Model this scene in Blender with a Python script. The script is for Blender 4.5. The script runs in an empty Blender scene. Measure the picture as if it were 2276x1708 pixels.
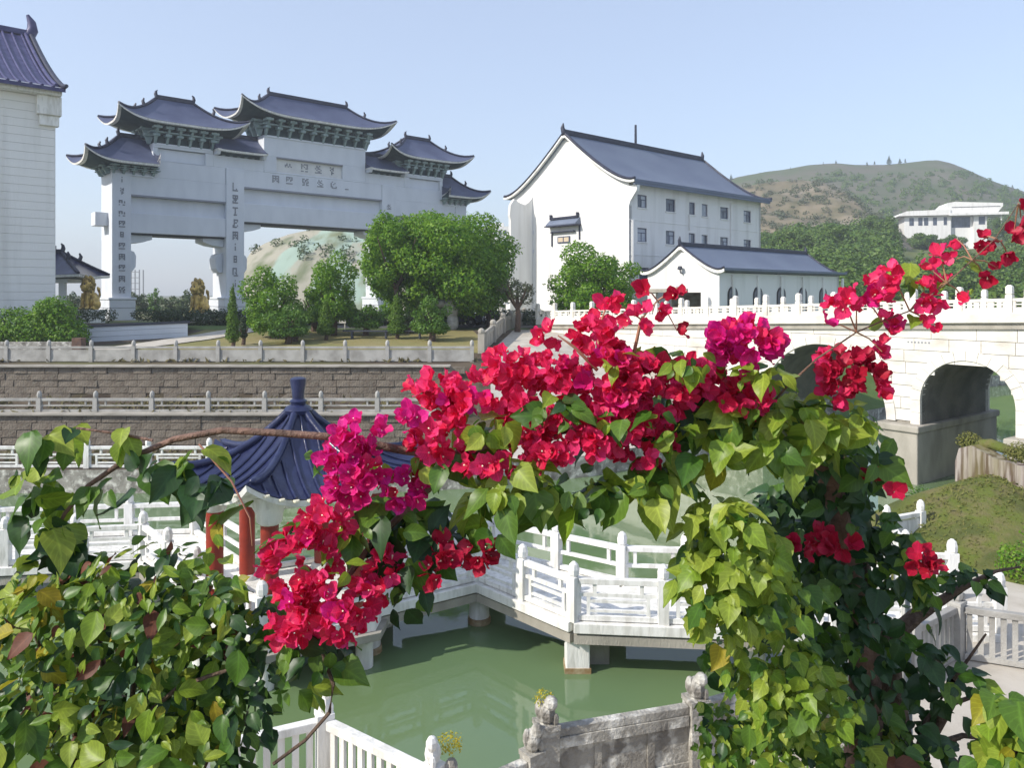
import bpy, bmesh, math, random
import numpy as np
from mathutils import Vector, Matrix
rnd = random.Random(7)
rng = np.random.default_rng(11)
SC = bpy.context.scene
COL = SC.collection
R = math.radians
# ------------------------------------------------------------------ camera
CZ = 7.2                      # eye height above the pond water (z = 0)
F = 1720.0                    # focal length in photo pixels (photo 2276 x 1708)
cam_d = bpy.data.cameras.new('camera'); cam = bpy.data.objects.new('camera', cam_d)
COL.objects.link(cam)
cam.location = (0, 0, CZ); cam.rotation_euler = (R(90), 0, 0)
cam_d.sensor_width = 36.0; cam_d.lens = 36.0*F/2276.0
cam_d.shift_y = -199/2276.0; cam_d.clip_start = 0.05; cam_d.clip_end = 4000
SC.camera = cam
# ------------------------------------------------------------------ light
SUN_EL, SUN_AZ = R(36), math.atan2(-0.90, -0.44)      # azimuth measured from +Y towards +X
SD = Vector((math.sin(SUN_AZ)*math.cos(SUN_EL), math.cos(SUN_AZ)*math.cos(SUN_EL), math.sin(SUN_EL)))
W = bpy.data.worlds.new('World'); SC.world = W; W.use_nodes = True
nt = W.node_tree; bg = nt.nodes['Background']
sky = nt.nodes.new('ShaderNodeTexSky'); sky.sky_type = 'NISHITA'; sky.sun_disc = False
sky.sun_elevation = SUN_EL; sky.sun_rotation = SUN_AZ % (2*math.pi)
sky.altitude = 50; sky.air_density = 1.0; sky.dust_density = 0.8; sky.ozone_density = 1.0
veil = nt.nodes.new('ShaderNodeMix'); veil.data_type = 'RGBA'; veil.inputs[0].default_value = 0.55     # even humid veil over the whole sky
veil.inputs[7].default_value = (2.12, 2.36, 3.00, 1); nt.links.new(sky.outputs[0], veil.inputs[6])
nt.links.new(veil.outputs[2], bg.inputs[0]); bg.inputs[1].default_value = 0.15
sl = bpy.data.lights.new('sun', 'SUN'); sl.energy = 2.9; sl.angle = R(0.6); sl.color = (1.0, 0.94, 0.84)
so = bpy.data.objects.new('sun', sl); COL.objects.link(so)
so.rotation_euler = SD.to_track_quat('Z', 'Y').to_euler(); so.location = (-40, -20, 60)
SC.view_settings.view_transform = 'Standard'; SC.view_settings.look = 'None'
SC.view_settings.exposure = 0.90; SC.view_settings.gamma = 1.0
SC.view_settings.use_curve_mapping = False
SC.cycles.max_bounces = 8; SC.cycles.transparent_max_bounces = 8
try: SC.cycles.use_denoising = True
except Exception: pass

# ------------------------------------------------------------------ helpers
def P(px, py, D):             # a point at distance D along the view through a photo pixel
    return Vector(((px-1138)/F*D, D, CZ+(655-py)/F*D))
def V(vx, vy, D): return P(vx*1.029, vy*1.029, D)

def link(o, parent=None):
    COL.objects.link(o)
    if parent is not None: o.parent = parent
    return o
def tag(o, label=None, cat=None, group=None, kind=None):
    if label: o['label'] = label
    if cat: o['category'] = cat
    if group: o['group'] = group
    if kind: o['kind'] = kind
    return o
def thing(name, loc, label, cat, rz=0.0, group=None):
    o = bpy.data.objects.new(name, None); o.empty_display_size = 0.2
    COL.objects.link(o); o.location = loc; o.rotation_euler = (0, 0, rz)
    return tag(o, label, cat, group)
def mesh_obj(name, me, mat, parent=None):
    o = bpy.data.objects.new(name, me); link(o, parent)
    if mat is not None and not me.materials: me.materials.append(mat)
    return o

class MB:
    def __init__(s): s.v = []; s.f = []
    def add(s, v, f):
        n = len(s.v); s.v += [tuple(p) for p in v]; s.f += [tuple(i+n for i in q) for q in f]; return s
    def box(s, x0, x1, y0, y1, z0, z1):
        return s.add([(x0,y0,z0),(x1,y0,z0),(x1,y1,z0),(x0,y1,z0),(x0,y0,z1),(x1,y0,z1),(x1,y1,z1),(x0,y1,z1)],
                     [(0,3,2,1),(4,5,6,7),(0,1,5,4),(1,2,6,5),(2,3,7,6),(3,0,4,7)])
    def taper(s, cx, cy, z0, z1, a0, b0, a1, b1):
        return s.add([(cx-a0,cy-b0,z0),(cx+a0,cy-b0,z0),(cx+a0,cy+b0,z0),(cx-a0,cy+b0,z0),
                      (cx-a1,cy-b1,z1),(cx+a1,cy-b1,z1),(cx+a1,cy+b1,z1),(cx-a1,cy+b1,z1)],
                     [(0,3,2,1),(4,5,6,7),(0,1,5,4),(1,2,6,5),(2,3,7,6),(3,0,4,7)])
    def beam(s, a, b, w, lo, hi):
        a = Vector(a); b = Vector(b); d = (b-a); n = Vector((-d.y, d.x, 0)).normalized()*(w/2)
        v = []
        for p in (a, b):
            for q in (-1, 1):
                for z in (lo, hi): v.append((p.x+n.x*q, p.y+n.y*q, p.z+z))
        return s.add(v, [(0,1,3,2),(4,6,7,5),(0,4,5,1),(2,3,7,6),(1,5,7,3),(0,2,6,4)])
    def prism(s, poly, fn, d0, d1):          # poly 2-D, fn(u,v,d) -> 3-D
        n = len(poly); v = [fn(u, w, d0) for u, w in poly]+[fn(u, w, d1) for u, w in poly]
        f = [tuple(range(n)), tuple(range(2*n-1, n-1, -1))]
        f += [(i, i+n, (i+1) % n+n, (i+1) % n) for i in range(n)]
        return s.add(v, f)
    def lathe(s, prof, c=(0,0,0), n=12):
        v = []; f = []
        for r, z in prof:
            for k in range(n):
                a = 2*math.pi*k/n; v.append((c[0]+r*math.cos(a), c[1]+r*math.sin(a), c[2]+z))
        for i in range(len(prof)-1):
            for k in range(n):
                f.append((i*n+k, i*n+(k+1) % n, (i+1)*n+(k+1) % n, (i+1)*n+k))
        f.append(tuple(range(n-1, -1, -1))); f.append(tuple((len(prof)-1)*n+k for k in range(n)))
        return s.add(v, f)
    def tube(s, pts, rad, n=6):
        pts = [Vector(p) for p in pts]; m = len(pts)
        if not hasattr(rad, '__len__'): rad = [rad]*m
        v = []; f = []
        for i, p in enumerate(pts):
            d = (pts[min(i+1, m-1)]-pts[max(i-1, 0)]).normalized()
            up = Vector((0,0,1)) if abs(d.z) < .9 else Vector((1,0,0))
            a = d.cross(up).normalized(); b = a.cross(d)
            for k in range(n):
                t = 2*math.pi*k/n; v.append(tuple(p+(a*math.cos(t)+b*math.sin(t))*rad[i]))
        for i in range(m-1):
            for k in range(n): f.append((i*n+k, i*n+(k+1) % n, (i+1)*n+(k+1) % n, (i+1)*n+k))
        f.append(tuple(range(n-1, -1, -1))); f.append(tuple((m-1)*n+k for k in range(n)))
        return s.add(v, f)
    def grid(s, rows):                        # rows of points -> quads
        n = len(rows[0]); base = [p for r in rows for p in r]
        return s.add(base, [(i*n+k, i*n+k+1, (i+1)*n+k+1, (i+1)*n+k) for i in range(len(rows)-1) for k in range(n-1)])
    def ball(s, c, r, n=10, m=7):
        if not hasattr(r, '__len__'): r = (r, r, r)
        rows = []
        for i in range(m+1):
            t = math.pi*i/m
            rows.append([(c[0]+r[0]*math.sin(t)*math.cos(2*math.pi*k/n), c[1]+r[1]*math.sin(t)*math.sin(2*math.pi*k/n), c[2]-r[2]*math.cos(t)) for k in range(n+1)])
        return s.grid(rows)
    def mesh(s, name):
        me = bpy.data.meshes.new(name); me.from_pydata(s.v, [], s.f)
        bm = bmesh.new(); bm.from_mesh(me); bmesh.ops.remove_doubles(bm, verts=bm.verts, dist=1e-5)
        bmesh.ops.recalc_face_normals(bm, faces=bm.faces); bm.to_mesh(me); bm.free()
        return me
    def build(s, name, mat, parent=None, smooth=False, bevel=0.0, raw=False):
        if raw:
            me = bpy.data.meshes.new(name); me.from_pydata(s.v, [], s.f)
        else: me = s.mesh(name)
        o = mesh_obj(name, me, mat, parent)
        if smooth:
            for p in me.polygons: p.use_smooth = True
            try: me.set_sharp_from_angle(angle=R(smooth if smooth > 1 else 45))
            except Exception: pass
        if bevel:
            b = o.modifiers.new('bevel', 'BEVEL'); b.width = bevel; b.segments = 2; b.limit_method = 'ANGLE'; b.angle_limit = R(40)
        return o
def dup(o, parent, loc=None, rot=None, scale=None):
    c = o.copy(); COL.objects.link(c); c.parent = parent
    if loc is not None: c.location = loc
    if rot is not None: c.rotation_euler = rot
    if scale is not None: c.scale = scale if hasattr(scale, '__len__') else (scale,)*3
    return c

# ------------------------------------------------------------------ materials
def L(h):                                     # '#rrggbb' -> linear
    c = [int(h[i:i+2], 16)/255 for i in (1, 3, 5)]
    return tuple((x/12.92 if x <= .04045 else ((x+.055)/1.055)**2.4) for x in c)+(1,)
MATS = {}
def mat(name, c1, c2=None, scale=3.0, rough=.7, bump=0.0, bscale=25.0, metal=0.0, spec=.35, stretch=(1,1,1),
        lo=.4, hi=.65, trans=0.0, island=False, c3=None, scale3=.6, detail=6.0, coat=0.0, bstretch=None):
    m = bpy.data.materials.new(name); m.use_nodes = True; MATS[name] = m
    t = m.node_tree; N = t.nodes; LK = t.links; b = N['Principled BSDF']; out = N['Material Output']
    b.inputs['Roughness'].default_value = rough; b.inputs['Metallic'].default_value = metal
    b.inputs['Specular IOR Level'].default_value = spec
    if coat: b.inputs['Coat Weight'].default_value = coat; b.inputs['Coat Roughness'].default_value = .05
    c1 = c1 if len(c1) == 4 else tuple(c1)+(1,)
    col = None
    tc = N.new('ShaderNodeTexCoord'); mp = N.new('ShaderNodeMapping'); mp.inputs['Scale'].default_value = stretch
    LK.new(tc.outputs['Object'], mp.inputs['Vector'])
    if c2 is None: b.inputs['Base Color'].default_value = c1
    else:
        c2 = c2 if len(c2) == 4 else tuple(c2)+(1,)
        if island:
            g = N.new('ShaderNodeNewGeometry'); oi = N.new('ShaderNodeObjectInfo')
            ad = N.new('ShaderNodeMath'); ad.operation = 'ADD'; fr = N.new('ShaderNodeMath'); fr.operation = 'FRACT'
            LK.new(g.outputs['Random Per Island'], ad.inputs[0]); LK.new(oi.outputs['Random'], ad.inputs[1]); LK.new(ad.outputs[0], fr.inputs[0])
            fac = fr.outputs[0]
        else:
            nz = N.new('ShaderNodeTexNoise'); nz.inputs['Scale'].default_value = scale; nz.inputs['Detail'].default_value = detail
            LK.new(mp.outputs[0], nz.inputs['Vector'])
            rp = N.new('ShaderNodeMapRange'); rp.inputs[1].default_value = lo; rp.inputs[2].default_value = hi
            LK.new(nz.outputs[0], rp.inputs[0]); fac = rp.outputs[0]
        mx = N.new('ShaderNodeMix'); mx.data_type = 'RGBA'; LK.new(fac, mx.inputs[0])
        mx.inputs[6].default_value = c1; mx.inputs[7].default_value = c2; col = mx.outputs[2]
        if c3 is not None:
            c3 = c3 if len(c3) == 4 else tuple(c3)+(1,)
            n3 = N.new('ShaderNodeTexNoise'); n3.inputs['Scale'].default_value = scale3; n3.inputs['Detail'].default_value = 5
            LK.new(mp.outputs[0], n3.inputs['Vector'])
            r3 = N.new('ShaderNodeMapRange'); r3.inputs[1].default_value = .5; r3.inputs[2].default_value = .66; LK.new(n3.outputs[0], r3.inputs[0])
            m3 = N.new('ShaderNodeMix'); m3.data_type = 'RGBA'; LK.new(r3.outputs[0], m3.inputs[0]); LK.new(col, m3.inputs[6]); m3.inputs[7].default_value = c3
            col = m3.outputs[2]
        LK.new(col, b.inputs['Base Color'])
    if bump:
        nb = N.new('ShaderNodeTexNoise'); nb.inputs['Scale'].default_value = bscale; nb.inputs['Detail'].default_value = 5
        if bstretch:
            m2 = N.new('ShaderNodeMapping'); m2.inputs['Scale'].default_value = bstretch; LK.new(tc.outputs['Object'], m2.inputs['Vector']); LK.new(m2.outputs[0], nb.inputs['Vector'])
        else: LK.new(mp.outputs[0], nb.inputs['Vector'])
        bp = N.new('ShaderNodeBump'); bp.inputs['Strength'].default_value = bump; bp.inputs['Distance'].default_value = .05
        LK.new(nb.outputs[0], bp.inputs['Height']); LK.new(bp.outputs[0], b.inputs['Normal'])
    if trans:
        tr = N.new('ShaderNodeBsdfTranslucent'); ms = N.new('ShaderNodeMixShader'); ms.inputs[0].default_value = trans
        if col is not None: LK.new(col, tr.inputs[0])
        else: tr.inputs[0].default_value = c1
        LK.new(b.outputs[0], ms.inputs[1]); LK.new(tr.outputs[0], ms.inputs[2]); LK.new(ms.outputs[0], out.inputs[0])
    return m
WHITE = mat('white_paint', (.80,.79,.76), (.50,.48,.43), scale=2.2, rough=.65, bump=.2, bscale=18, lo=.50, hi=.78, stretch=(1.6,1.6,.35), c3=(.62,.61,.57), scale3=5.0, detail=9)
WALLW = mat('white_render', (.78,.77,.75), (.56,.55,.52), scale=.9, rough=.85, bump=.15, bscale=18, lo=.50, hi=.85, stretch=(1.2,1.2,.12), detail=9)
GATEW = mat('gate_granite', (.65,.68,.73), (.57,.60,.65), scale=.8, rough=.75, bump=.15, bscale=20, lo=.4, hi=.75, stretch=(1,1,.35))
STONEW = mat('bridge_stone', (.74,.71,.65), (.50,.46,.40), scale=1.6, rough=.75, bump=.25, bscale=16, lo=.45, hi=.8, stretch=(.6,1,1))
STONEG = mat('weathered_stone', (.36,.34,.30), (.17,.155,.135), scale=2.2, rough=.9, bump=.7, bscale=22, c3=(.68,.66,.60), scale3=4.0)
CONC = mat('concrete', (.40,.37,.32), (.28,.26,.22), scale=1.3, rough=.9, bump=.3, bscale=30, stretch=(1,1,.4))
PAVE = mat('pale_paving', (.52,.48,.42), (.42,.38,.32), scale=1.5, rough=.9, bump=.2, bscale=35)
TILE = mat('grey_roof_tile', (.095,.112,.185), (.068,.080,.145), scale=.5, rough=.5, bump=.35, bscale=6, bstretch=(9,1,1))
HTILE = mat('house_roof_tile', (.150,.180,.245), (.125,.150,.215), scale=.25, rough=.55, bump=.35, bscale=4, bstretch=(12,.8,.8))
NAVY = mat('glazed_navy_tile', (.012,.016,.058), (.024,.032,.092), scale=3, rough=.28, bump=.2, bscale=9, spec=.6)
PURPLE = mat('violet_blue_tile', (.040,.038,.115), (.07,.068,.165), scale=2.5, rough=.45, bump=.3, bscale=14)
RIDGE = mat('dark_ridge', (.022,.024,.045), (.04,.045,.075), scale=4, rough=.5)
TEAL = mat('dark_teal_soffit', (.022,.045,.052), (.045,.078,.082), scale=1.6, rough=.7)
TEALP = mat('pale_teal_bracket', (.27,.345,.345), (.18,.25,.25), scale=2, rough=.7)
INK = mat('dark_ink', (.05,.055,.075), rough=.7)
INKC = mat('worn_ink', (.17,.18,.21), rough=.8)
CURT = mat('pale_curtain_glass', (.42,.45,.50), (.30,.33,.40), scale=2, rough=.3)
RAILP = mat('grey_white_rail', (.42,.41,.385), (.27,.26,.24), scale=1.5, rough=.85, bump=.3, bscale=20)
INKF = mat('faded_ink', (.26,.27,.30), rough=.8)
REDC = mat('red_lacquer', (.30,.035,.018), (.21,.028,.016), scale=3, rough=.45, bump=.08)
GLASS = mat('window_glass', (.035,.05,.08), (.09,.11,.16), scale=.8, rough=.12, spec=.7)
FRAME = mat('window_frame', (.07,.08,.13), rough=.5)
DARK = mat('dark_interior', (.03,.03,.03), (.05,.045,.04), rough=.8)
GOLD = mat('gilded_bronze', (.72,.50,.15), (.30,.20,.07), scale=3, rough=.35, metal=.5, bump=.5, bscale=7)
BROWN = mat('brown_bark', (.13,.085,.06), (.065,.042,.03), scale=14, rough=.85, bump=.6, bscale=60)
TWIG = mat('twig_bark', (.20,.115,.085), (.10,.06,.045), scale=18, rough=.7, bump=.4, bscale=90)
TWIGR = mat('young_twig', (.42,.20,.14), (.30,.17,.09), scale=10, rough=.6)
SOIL = mat('bank_soil', (.060,.043,.030), (.125,.098,.066), scale=1.3, rough=.95, bump=1.0, bscale=6, c3=(.105,.105,.036), scale3=.35, lo=.35, hi=.7, detail=12, stretch=(.5,1,1.6))
LAWN = mat('dry_lawn', (.25,.215,.085), (.17,.175,.055), scale=.5, rough=.95, bump=.7, bscale=30, c3=(.30,.25,.13), scale3=.25)
GRASS = mat('green_grass', (.075,.13,.025), (.11,.155,.04), scale=.8, rough=.95, bump=.7, bscale=18)
GROUND = mat('open_ground', (.11,.125,.05), (.16,.15,.085), scale=.12, rough=.95, bump=.3, bscale=5)
MOSS = mat('mossy_earth', (.10,.125,.020), (.14,.125,.05), scale=2.6, rough=.95, bump=.9, bscale=11, c3=(.07,.085,.02), scale3=1.0)
STREAK = mat('streaked_wall', (.36,.32,.29), (.10,.065,.05), scale=4, rough=.9, bump=.5, bscale=10, stretch=(1.4,1.4,.12), lo=.44, hi=.56, c3=(.17,.15,.05), scale3=.8)
PALEB = mat('pale_panel', (.60,.62,.66), rough=.7)
# water: murky green, glossy, small ripples
def water_mat():
    m = mat('pond_water', (.135,.200,.085), (.115,.185,.095), scale=.12, rough=.04, spec=1.0)
    t = m.node_tree; N = t.nodes; b = N['Principled BSDF']; b.inputs['IOR'].default_value = 1.33
    tc = N.new('ShaderNodeTexCoord'); mp = N.new('ShaderNodeMapping'); mp.inputs['Scale'].default_value = (1, .55, 1)
    n1 = N.new('ShaderNodeTexNoise'); n1.inputs['Scale'].default_value = 1.6; n1.inputs['Detail'].default_value = 4
    bp = N.new('ShaderNodeBump'); bp.inputs['Strength'].default_value = .07; bp.inputs['Distance'].default_value = .05
    t.links.new(tc.outputs['Object'], mp.inputs[0]); t.links.new(mp.outputs[0], n1.inputs['Vector'])
    t.links.new(n1.outputs[0], bp.inputs['Height']); t.links.new(bp.outputs[0], b.inputs['Normal'])
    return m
WATER = water_mat()
DRYG = None
def leafm(name, a, b, trans=.3, rough=.5, veins=0.0):
    m = mat(name, a, b, island=True, trans=trans, rough=rough, spec=.4)
    if veins:                                  # pale midrib and side veins from the leaf's own coordinates, with mottling
        t = m.node_tree; N = t.nodes; LK = t.links
        mx = [n for n in N if n.type == 'MIX'][0]; outs = [l.to_socket for l in mx.outputs[2].links]
        def attr(nm): q = N.new('ShaderNodeAttribute'); q.attribute_name = nm; return q.outputs['Fac']
        def op(o, x, y=None):
            q = N.new('ShaderNodeMath'); q.operation = o
            for i, s in enumerate((x, y)):
                if s is None: continue
                if isinstance(s, (int, float)): q.inputs[i].default_value = s
                else: LK.new(s, q.inputs[i])
            return q.outputs[0]
        rib, ln = attr('rib'), attr('len')
        mid = op('SUBTRACT', 1, op('SMOOTH_MIN', op('MULTIPLY', rib, 7), 1)); wave = op('SINE', op('ADD', op('MULTIPLY', ln, 46), op('MULTIPLY', rib, -13)))
        wv = op('MULTIPLY', op('POWER', op('MAXIMUM', wave, 0), 4), .5)
        tc = N.new('ShaderNodeTexCoord'); nz = N.new('ShaderNodeTexNoise'); nz.inputs['Scale'].default_value = 4; LK.new(tc.outputs['Object'], nz.inputs['Vector'])
        val = op('ADD', op('ADD', 1.0-.15*veins, op('MULTIPLY', op('MAXIMUM', mid, wv), .55*veins)), op('MULTIPLY', op('SUBTRACT', nz.outputs[0], .5), .7*veins))
        hs = N.new('ShaderNodeHueSaturation'); LK.new(val, hs.inputs['Value']); LK.new(mx.outputs[2], hs.inputs['Color'])
        for s in outs: LK.new(hs.outputs[0], s)
    return m
TREE1 = leafm('tree_leaf', (.065,.19,.010), (.23,.39,.026), .45)
TREE2 = leafm('shrub_leaf', (.055,.15,.016), (.15,.27,.035), .4)
TREE3 = leafm('cypress_leaf', (.065,.15,.012), (.15,.255,.022), .4)
HEDGE = leafm('hedge_leaf', (.02,.045,.012), (.05,.085,.025), .2)
FARLEAF = leafm('far_leaf', (.045,.085,.03), (.10,.14,.045), .2)
SPARSE = leafm('thin_leaf', (.085,.105,.06), (.13,.15,.07), .25)
WOOD = leafm('woodland_leaf', (.055,.125,.016), (.15,.23,.035), .3)
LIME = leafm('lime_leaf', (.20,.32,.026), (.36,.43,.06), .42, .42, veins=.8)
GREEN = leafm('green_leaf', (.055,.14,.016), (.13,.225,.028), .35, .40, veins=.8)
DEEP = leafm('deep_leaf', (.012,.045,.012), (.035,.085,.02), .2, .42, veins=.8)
YELL = leafm('yellow_leaf', (.42,.31,.02), (.32,.33,.03), .4, .5, veins=.8)
RUST = leafm('rust_leaf', (.17,.05,.022), (.10,.035,.02), .25, .6, veins=.8)
CRIM = leafm('crimson_bract', (.72,.012,.065), (.90,.055,.23), .40, .5, veins=.6)
MAGE = leafm('magenta_bract', (.74,.012,.17), (.72,.02,.30), .36, .5, veins=.6)
WINE = leafm('wine_bract', (.42,.008,.03), (.55,.014,.07), .34, .5, veins=.6)
DRYB = leafm('dry_blade', (.10,.085,.035), (.17,.15,.065), .25, .8)
VAULT = mat('stained_vault', (.20,.19,.165), (.12,.115,.10), scale=1.2, rough=.95, bump=.3, bscale=14)  # arch undersides: the shade inside is put into the concrete colour
BRONZE = mat('dark_bronze', (.50,.36,.12), (.24,.18,.07), scale=4, rough=.45, metal=.5, bump=.5, bscale=8)
STAIN = mat('water_stain', (.26,.17,.08), (.40,.34,.22), scale=6, rough=.8)
COURSE = mat('brown_course_stone', (.205,.175,.14), (.125,.10,.078), scale=1.4, rough=.95, bump=.9, bscale=12, c3=(.20,.185,.15), scale3=.9, detail=10)
CREAM = mat('cream_floret', (.80,.74,.55), rough=.6)
# ================================================================== SETTING
ZL = [.85,.90,2.35,2.45,3.9,4.0,4.3,5.0]; FL = [0,.155,.165,.345,.355,.44,.50,1]
def colm(i, o, fr=FL, zs=ZL): return [(i[0]+(o[0]-i[0])*f, i[1]+(o[1]-i[1])*f, z) for f, z in zip(fr, zs)]
ZN = [.9,.9,.9,.9,.9,.9,.9,5.0]; FN = [0,.1,.25,.45,.65,.85,.985,1]
ZR = [.85,1.0,1.5,2.4,3.2,4.0,4.6,5.0]; FR = [0,.05,.15,.35,.55,.7,.85,1]
cols = []
for x in (-70,-45,-34,-28,-24,-20,-16,-12,-8,-5): cols.append(colm((x,28),(x,48)))
cols.append([(-1,28.8,.85),(-1.2,29.4,.85),(-1.4,31.8,2.1),(-1.4,32.4,2.3),(-1.5,35.6,3.7),(-1.5,36.6,4.0),(-1.5,38,4.3),(-.5,47.5,5)])
cols.append([(-.2,29.2,.85),(-.4,29.8,.9),(-.8,32,2.15),(-.9,32.8,2.4),(-1.0,35.8,3.75),(-1.1,36.8,4.05),(-1.1,38.2,4.35),(.1,48,5)])
APi = len(cols)-1
cols.append([(3,30.5,.85),(2.8,31.2,1.0),(2.4,33,1.8),(2,35,2.7),(1.6,37,3.5),(1.3,39,4.2),(1.2,41,4.6),(1.5,48.2,5)])
cols.append([(7,33.5,.85),(6.5,34.2,1.2),(5.5,36,2.2),(5,38,3.0),(4,40,3.7),(3.2,42,4.4),(2.8,44,4.75),(2.4,48.6,5)])
cols.append([(11.2,36.2,.85),(10.4,37.2,1.4),(9,39,2.4),(7.5,41,3.4),(6,43,4.1),(5,44.4,4.6),(4.2,45.6,4.85),(3.6,49,5)])
APj = len(cols)-1
for i, o in (((17.5,40.8),(11,53)),((24,46),(19,57)),((30,56),(27,66)),((40,62),(40,76)),((55,60),(66,74)),((52,42),(80,42)),((29,27),(55,22)),((23.5,23.2),(45,14))): cols.append(colm(i, o, FR, ZR))
for i, o in (((15.6,22.8),(40,3.2)),((12.9,22.6),(30,3.2)),((10.3,20.6),(24,3.2)),((9.3,18),(20,3.2)),((8.6,15),(16,3.2)),((7.5,13.5),(12,3.2)),((5,11.5),(8,3.2)),((2.4,10.45),(5,3.2)),((.43,9.85),(3,3.2)),((-.9,8.95),(0,3.2)),((-2.4,10.05),(-3,3.2)),((-3.8,9.3),(-6,3.2)),((-8,10.2),(-12,3.2)),((-16,12),(-24,3.2)),((-70,14),(-70,3.2))): cols.append(colm(i, o, FN, ZN))
n = len(cols)
def strip(name, idx, m, k0=0, k1=7):
    b = MB(); K = k1-k0+1
    # subdivide between the columns for a slightly uneven surface
    rows = []
    for a, c in zip(idx[:-1], idx[1:]):
        A, C = cols[a], cols[c]
        S = max(1, int((Vector(A[0])-Vector(C[0])).length/1.5)) if name != 'near_quay' else 1
        for s in range(S+(c == idx[-1])):
            t = s/S; rows.append([tuple(A[k][j]*(1-t)+C[k][j]*t for j in range(3)) for k in range(k0, k1+1)])
    b.grid(rows); o = b.build(name, m); tag(o, kind='structure'); return o
idxL = list(range(0, APi+1))
bank = strip('pond_bank', idxL, SOIL)
apron = strip('concrete_apron', list(range(APi, APj+1)), PAVE)
strip('channel_bank', list(range(APj, APj+9)), GRASS)
strip('near_quay', list(range(APj+8, n))+[0], PAVE) if False else None
q = MB(); rows = [cols[i] for i in range(APj+8, n)]; q.grid(rows)
tag(q.build('near_quay', PAVE), kind='structure')
# close the far left end with one more strip of soil
q = MB(); q.grid([cols[n-1], [(-75,16+4*k/7*3,z) for k, z in enumerate((.9,.9,.9,.9,.9,.9,.9,5))], cols[0]]); tag(q.build('west_bank', SOIL), kind='structure')
# quay wall down into the water
b = MB(); loop = [c[0] for c in cols]
b.grid([[(x,y,z) for x,y,z in loop+loop[:1]], [(x,y,-1.6) for x,y,z in loop+loop[:1]]]); tag(b.build('quay_wall', STONEG), kind='structure')
# the open ground with a hole for the pond hollow
bm = bmesh.new()
inner = [bm.verts.new(c[-1]) for c in cols]
outer = [bm.verts.new(p) for p in ((-900,-60,5),(900,-60,5),(900,1600,5),(-900,1600,5))]
ed = [bm.edges.new((l[i], l[(i+1) % len(l)])) for l in (inner, outer) for i in range(len(l))]
bmesh.ops.triangle_fill(bm, use_beauty=True, edges=ed)
me = bpy.data.meshes.new('ground'); bm.to_mesh(me); bm.free()
for p in me.polygons:
    if p.normal.z < 0: p.flip()
tag(mesh_obj('ground', me, GROUND), kind='structure')
b = MB(); b.grid([[(x, y, 0) for x in np.linspace(-76, 90, 40)] for y in np.linspace(6, 90, 30)])
tag(b.build('pond_water', WATER), kind='structure')

def ground_z(x, y):            # height of the lawn slope beside the left bank
    if y >= 48: return 5.0
    if y >= 38: return 4.3+.7*(y-38)/10
    return 4.0
def sheet(name, outline_lo, outline_hi, m, dz=.02, nseg=8):
    rows = []
    for t in np.linspace(0, 1, nseg+1):
        r = []
        for a, c in zip(outline_lo, outline_hi):
            x = a[0]*(1-t)+c[0]*t; y = a[1]*(1-t)+c[1]*t
            r.append((x, y, ground_z(x, y)+dz))
        rows.append(r)
    b = MB(); b.grid(rows); return tag(b.build(name, m), kind='structure')
xs = np.linspace(-19, -1.6, 14)
sheet('lawn', [(x, 38.05) for x in xs], [(x, 47.9+max(0, 0)) for x in xs], LAWN)
xs2 = np.linspace(-34, 1.0, 10)
sheet('dark_lawn', [(x, 48.1) for x in xs2], [(x, 62) for x in xs2], GRASS, .02, 3)
# pale curving garden path
pth = [(-20.8,38.3),(-19.9,39.6),(-19.0,41.2),(-18.0,43.2),(-17.2,45.4),(-16.4,47.8),(-14.5,50.5)]
wd = [.9,1.0,1.1,1.2,1.2,1.2,1.2]
b = MB(); rows = []
for (x, y), w in zip(pth, wd): rows.append([(x-w, y+.1, ground_z(x, y)+.06), (x+w, y-.1, ground_z(x, y)+.06)])
b.grid(rows); tag(b.build('garden_path', PAVE), kind='structure')
# tarmac lane by the parked car
b = MB(); b.grid([[(-12,49.5,5.035),(1.0,50.2,5.035)],[(-13,57.5,5.035),(6,57.5,5.035)]])
tag(b.build('lane', mat('lane_asphalt', (.085,.08,.075), (.12,.11,.095), scale=.8, rough=.9)), kind='structure')

# ------------------------------------------------------------------ hills
def fbm(x, y, s, seed=0):
    v = 0; a = 1
    for k in range(5):
        f = s*2**k
        v += a*(np.sin(x*f*1.3+seed+1.7*k+1.1*np.sin(y*f*.9+k))*np.cos(y*f*1.1+2.1*k+seed*.7+.8*np.sin(x*f*.7-k))); a *= .5
    return v
def hill(name, sky_pts, D0, D1, m, zfoot=4.5, amp=1.0, nx=150, ny=60, power=1.25, back=80, seed=0, sc=.03):
    # silhouette at distance D1 given as photo pixels, running down to zfoot at D0
    px = np.linspace(sky_pts[0][0], sky_pts[-1][0], nx)
    top = np.interp(px, [p[0] for p in sky_pts], [p[1] for p in sky_pts])
    ds = np.concatenate([np.linspace(D0, D1, ny), np.linspace(D1, D1+back, 8)[1:]])
    X = (px-1138)/F*D1; Z1 = CZ+(655-top)/F*D1
    rows = []
    for d in ds:
        t = (d-D0)/(D1-D0)
        xx = X*(1+(d-D1)/D1*.55)
        if t <= 1: z = zfoot+(Z1-zfoot)*t**power
        else: z = Z1-(d-D1)*.35
        z = z+amp*fbm(xx, np.full_like(xx, d), sc, seed)*min(1, .25+t*1.2)*(0.35 if t > .97 else 1)
        rows.append([(a, float(d), float(c)) for a, c in zip(xx, z)])
    b = MB(); b.grid(rows); o = b.build(name, m, raw=True)
    for p in o.data.polygons: p.use_smooth = True
    tag(o, kind='structure')
    arr = np.array(rows); return o, arr
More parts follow.
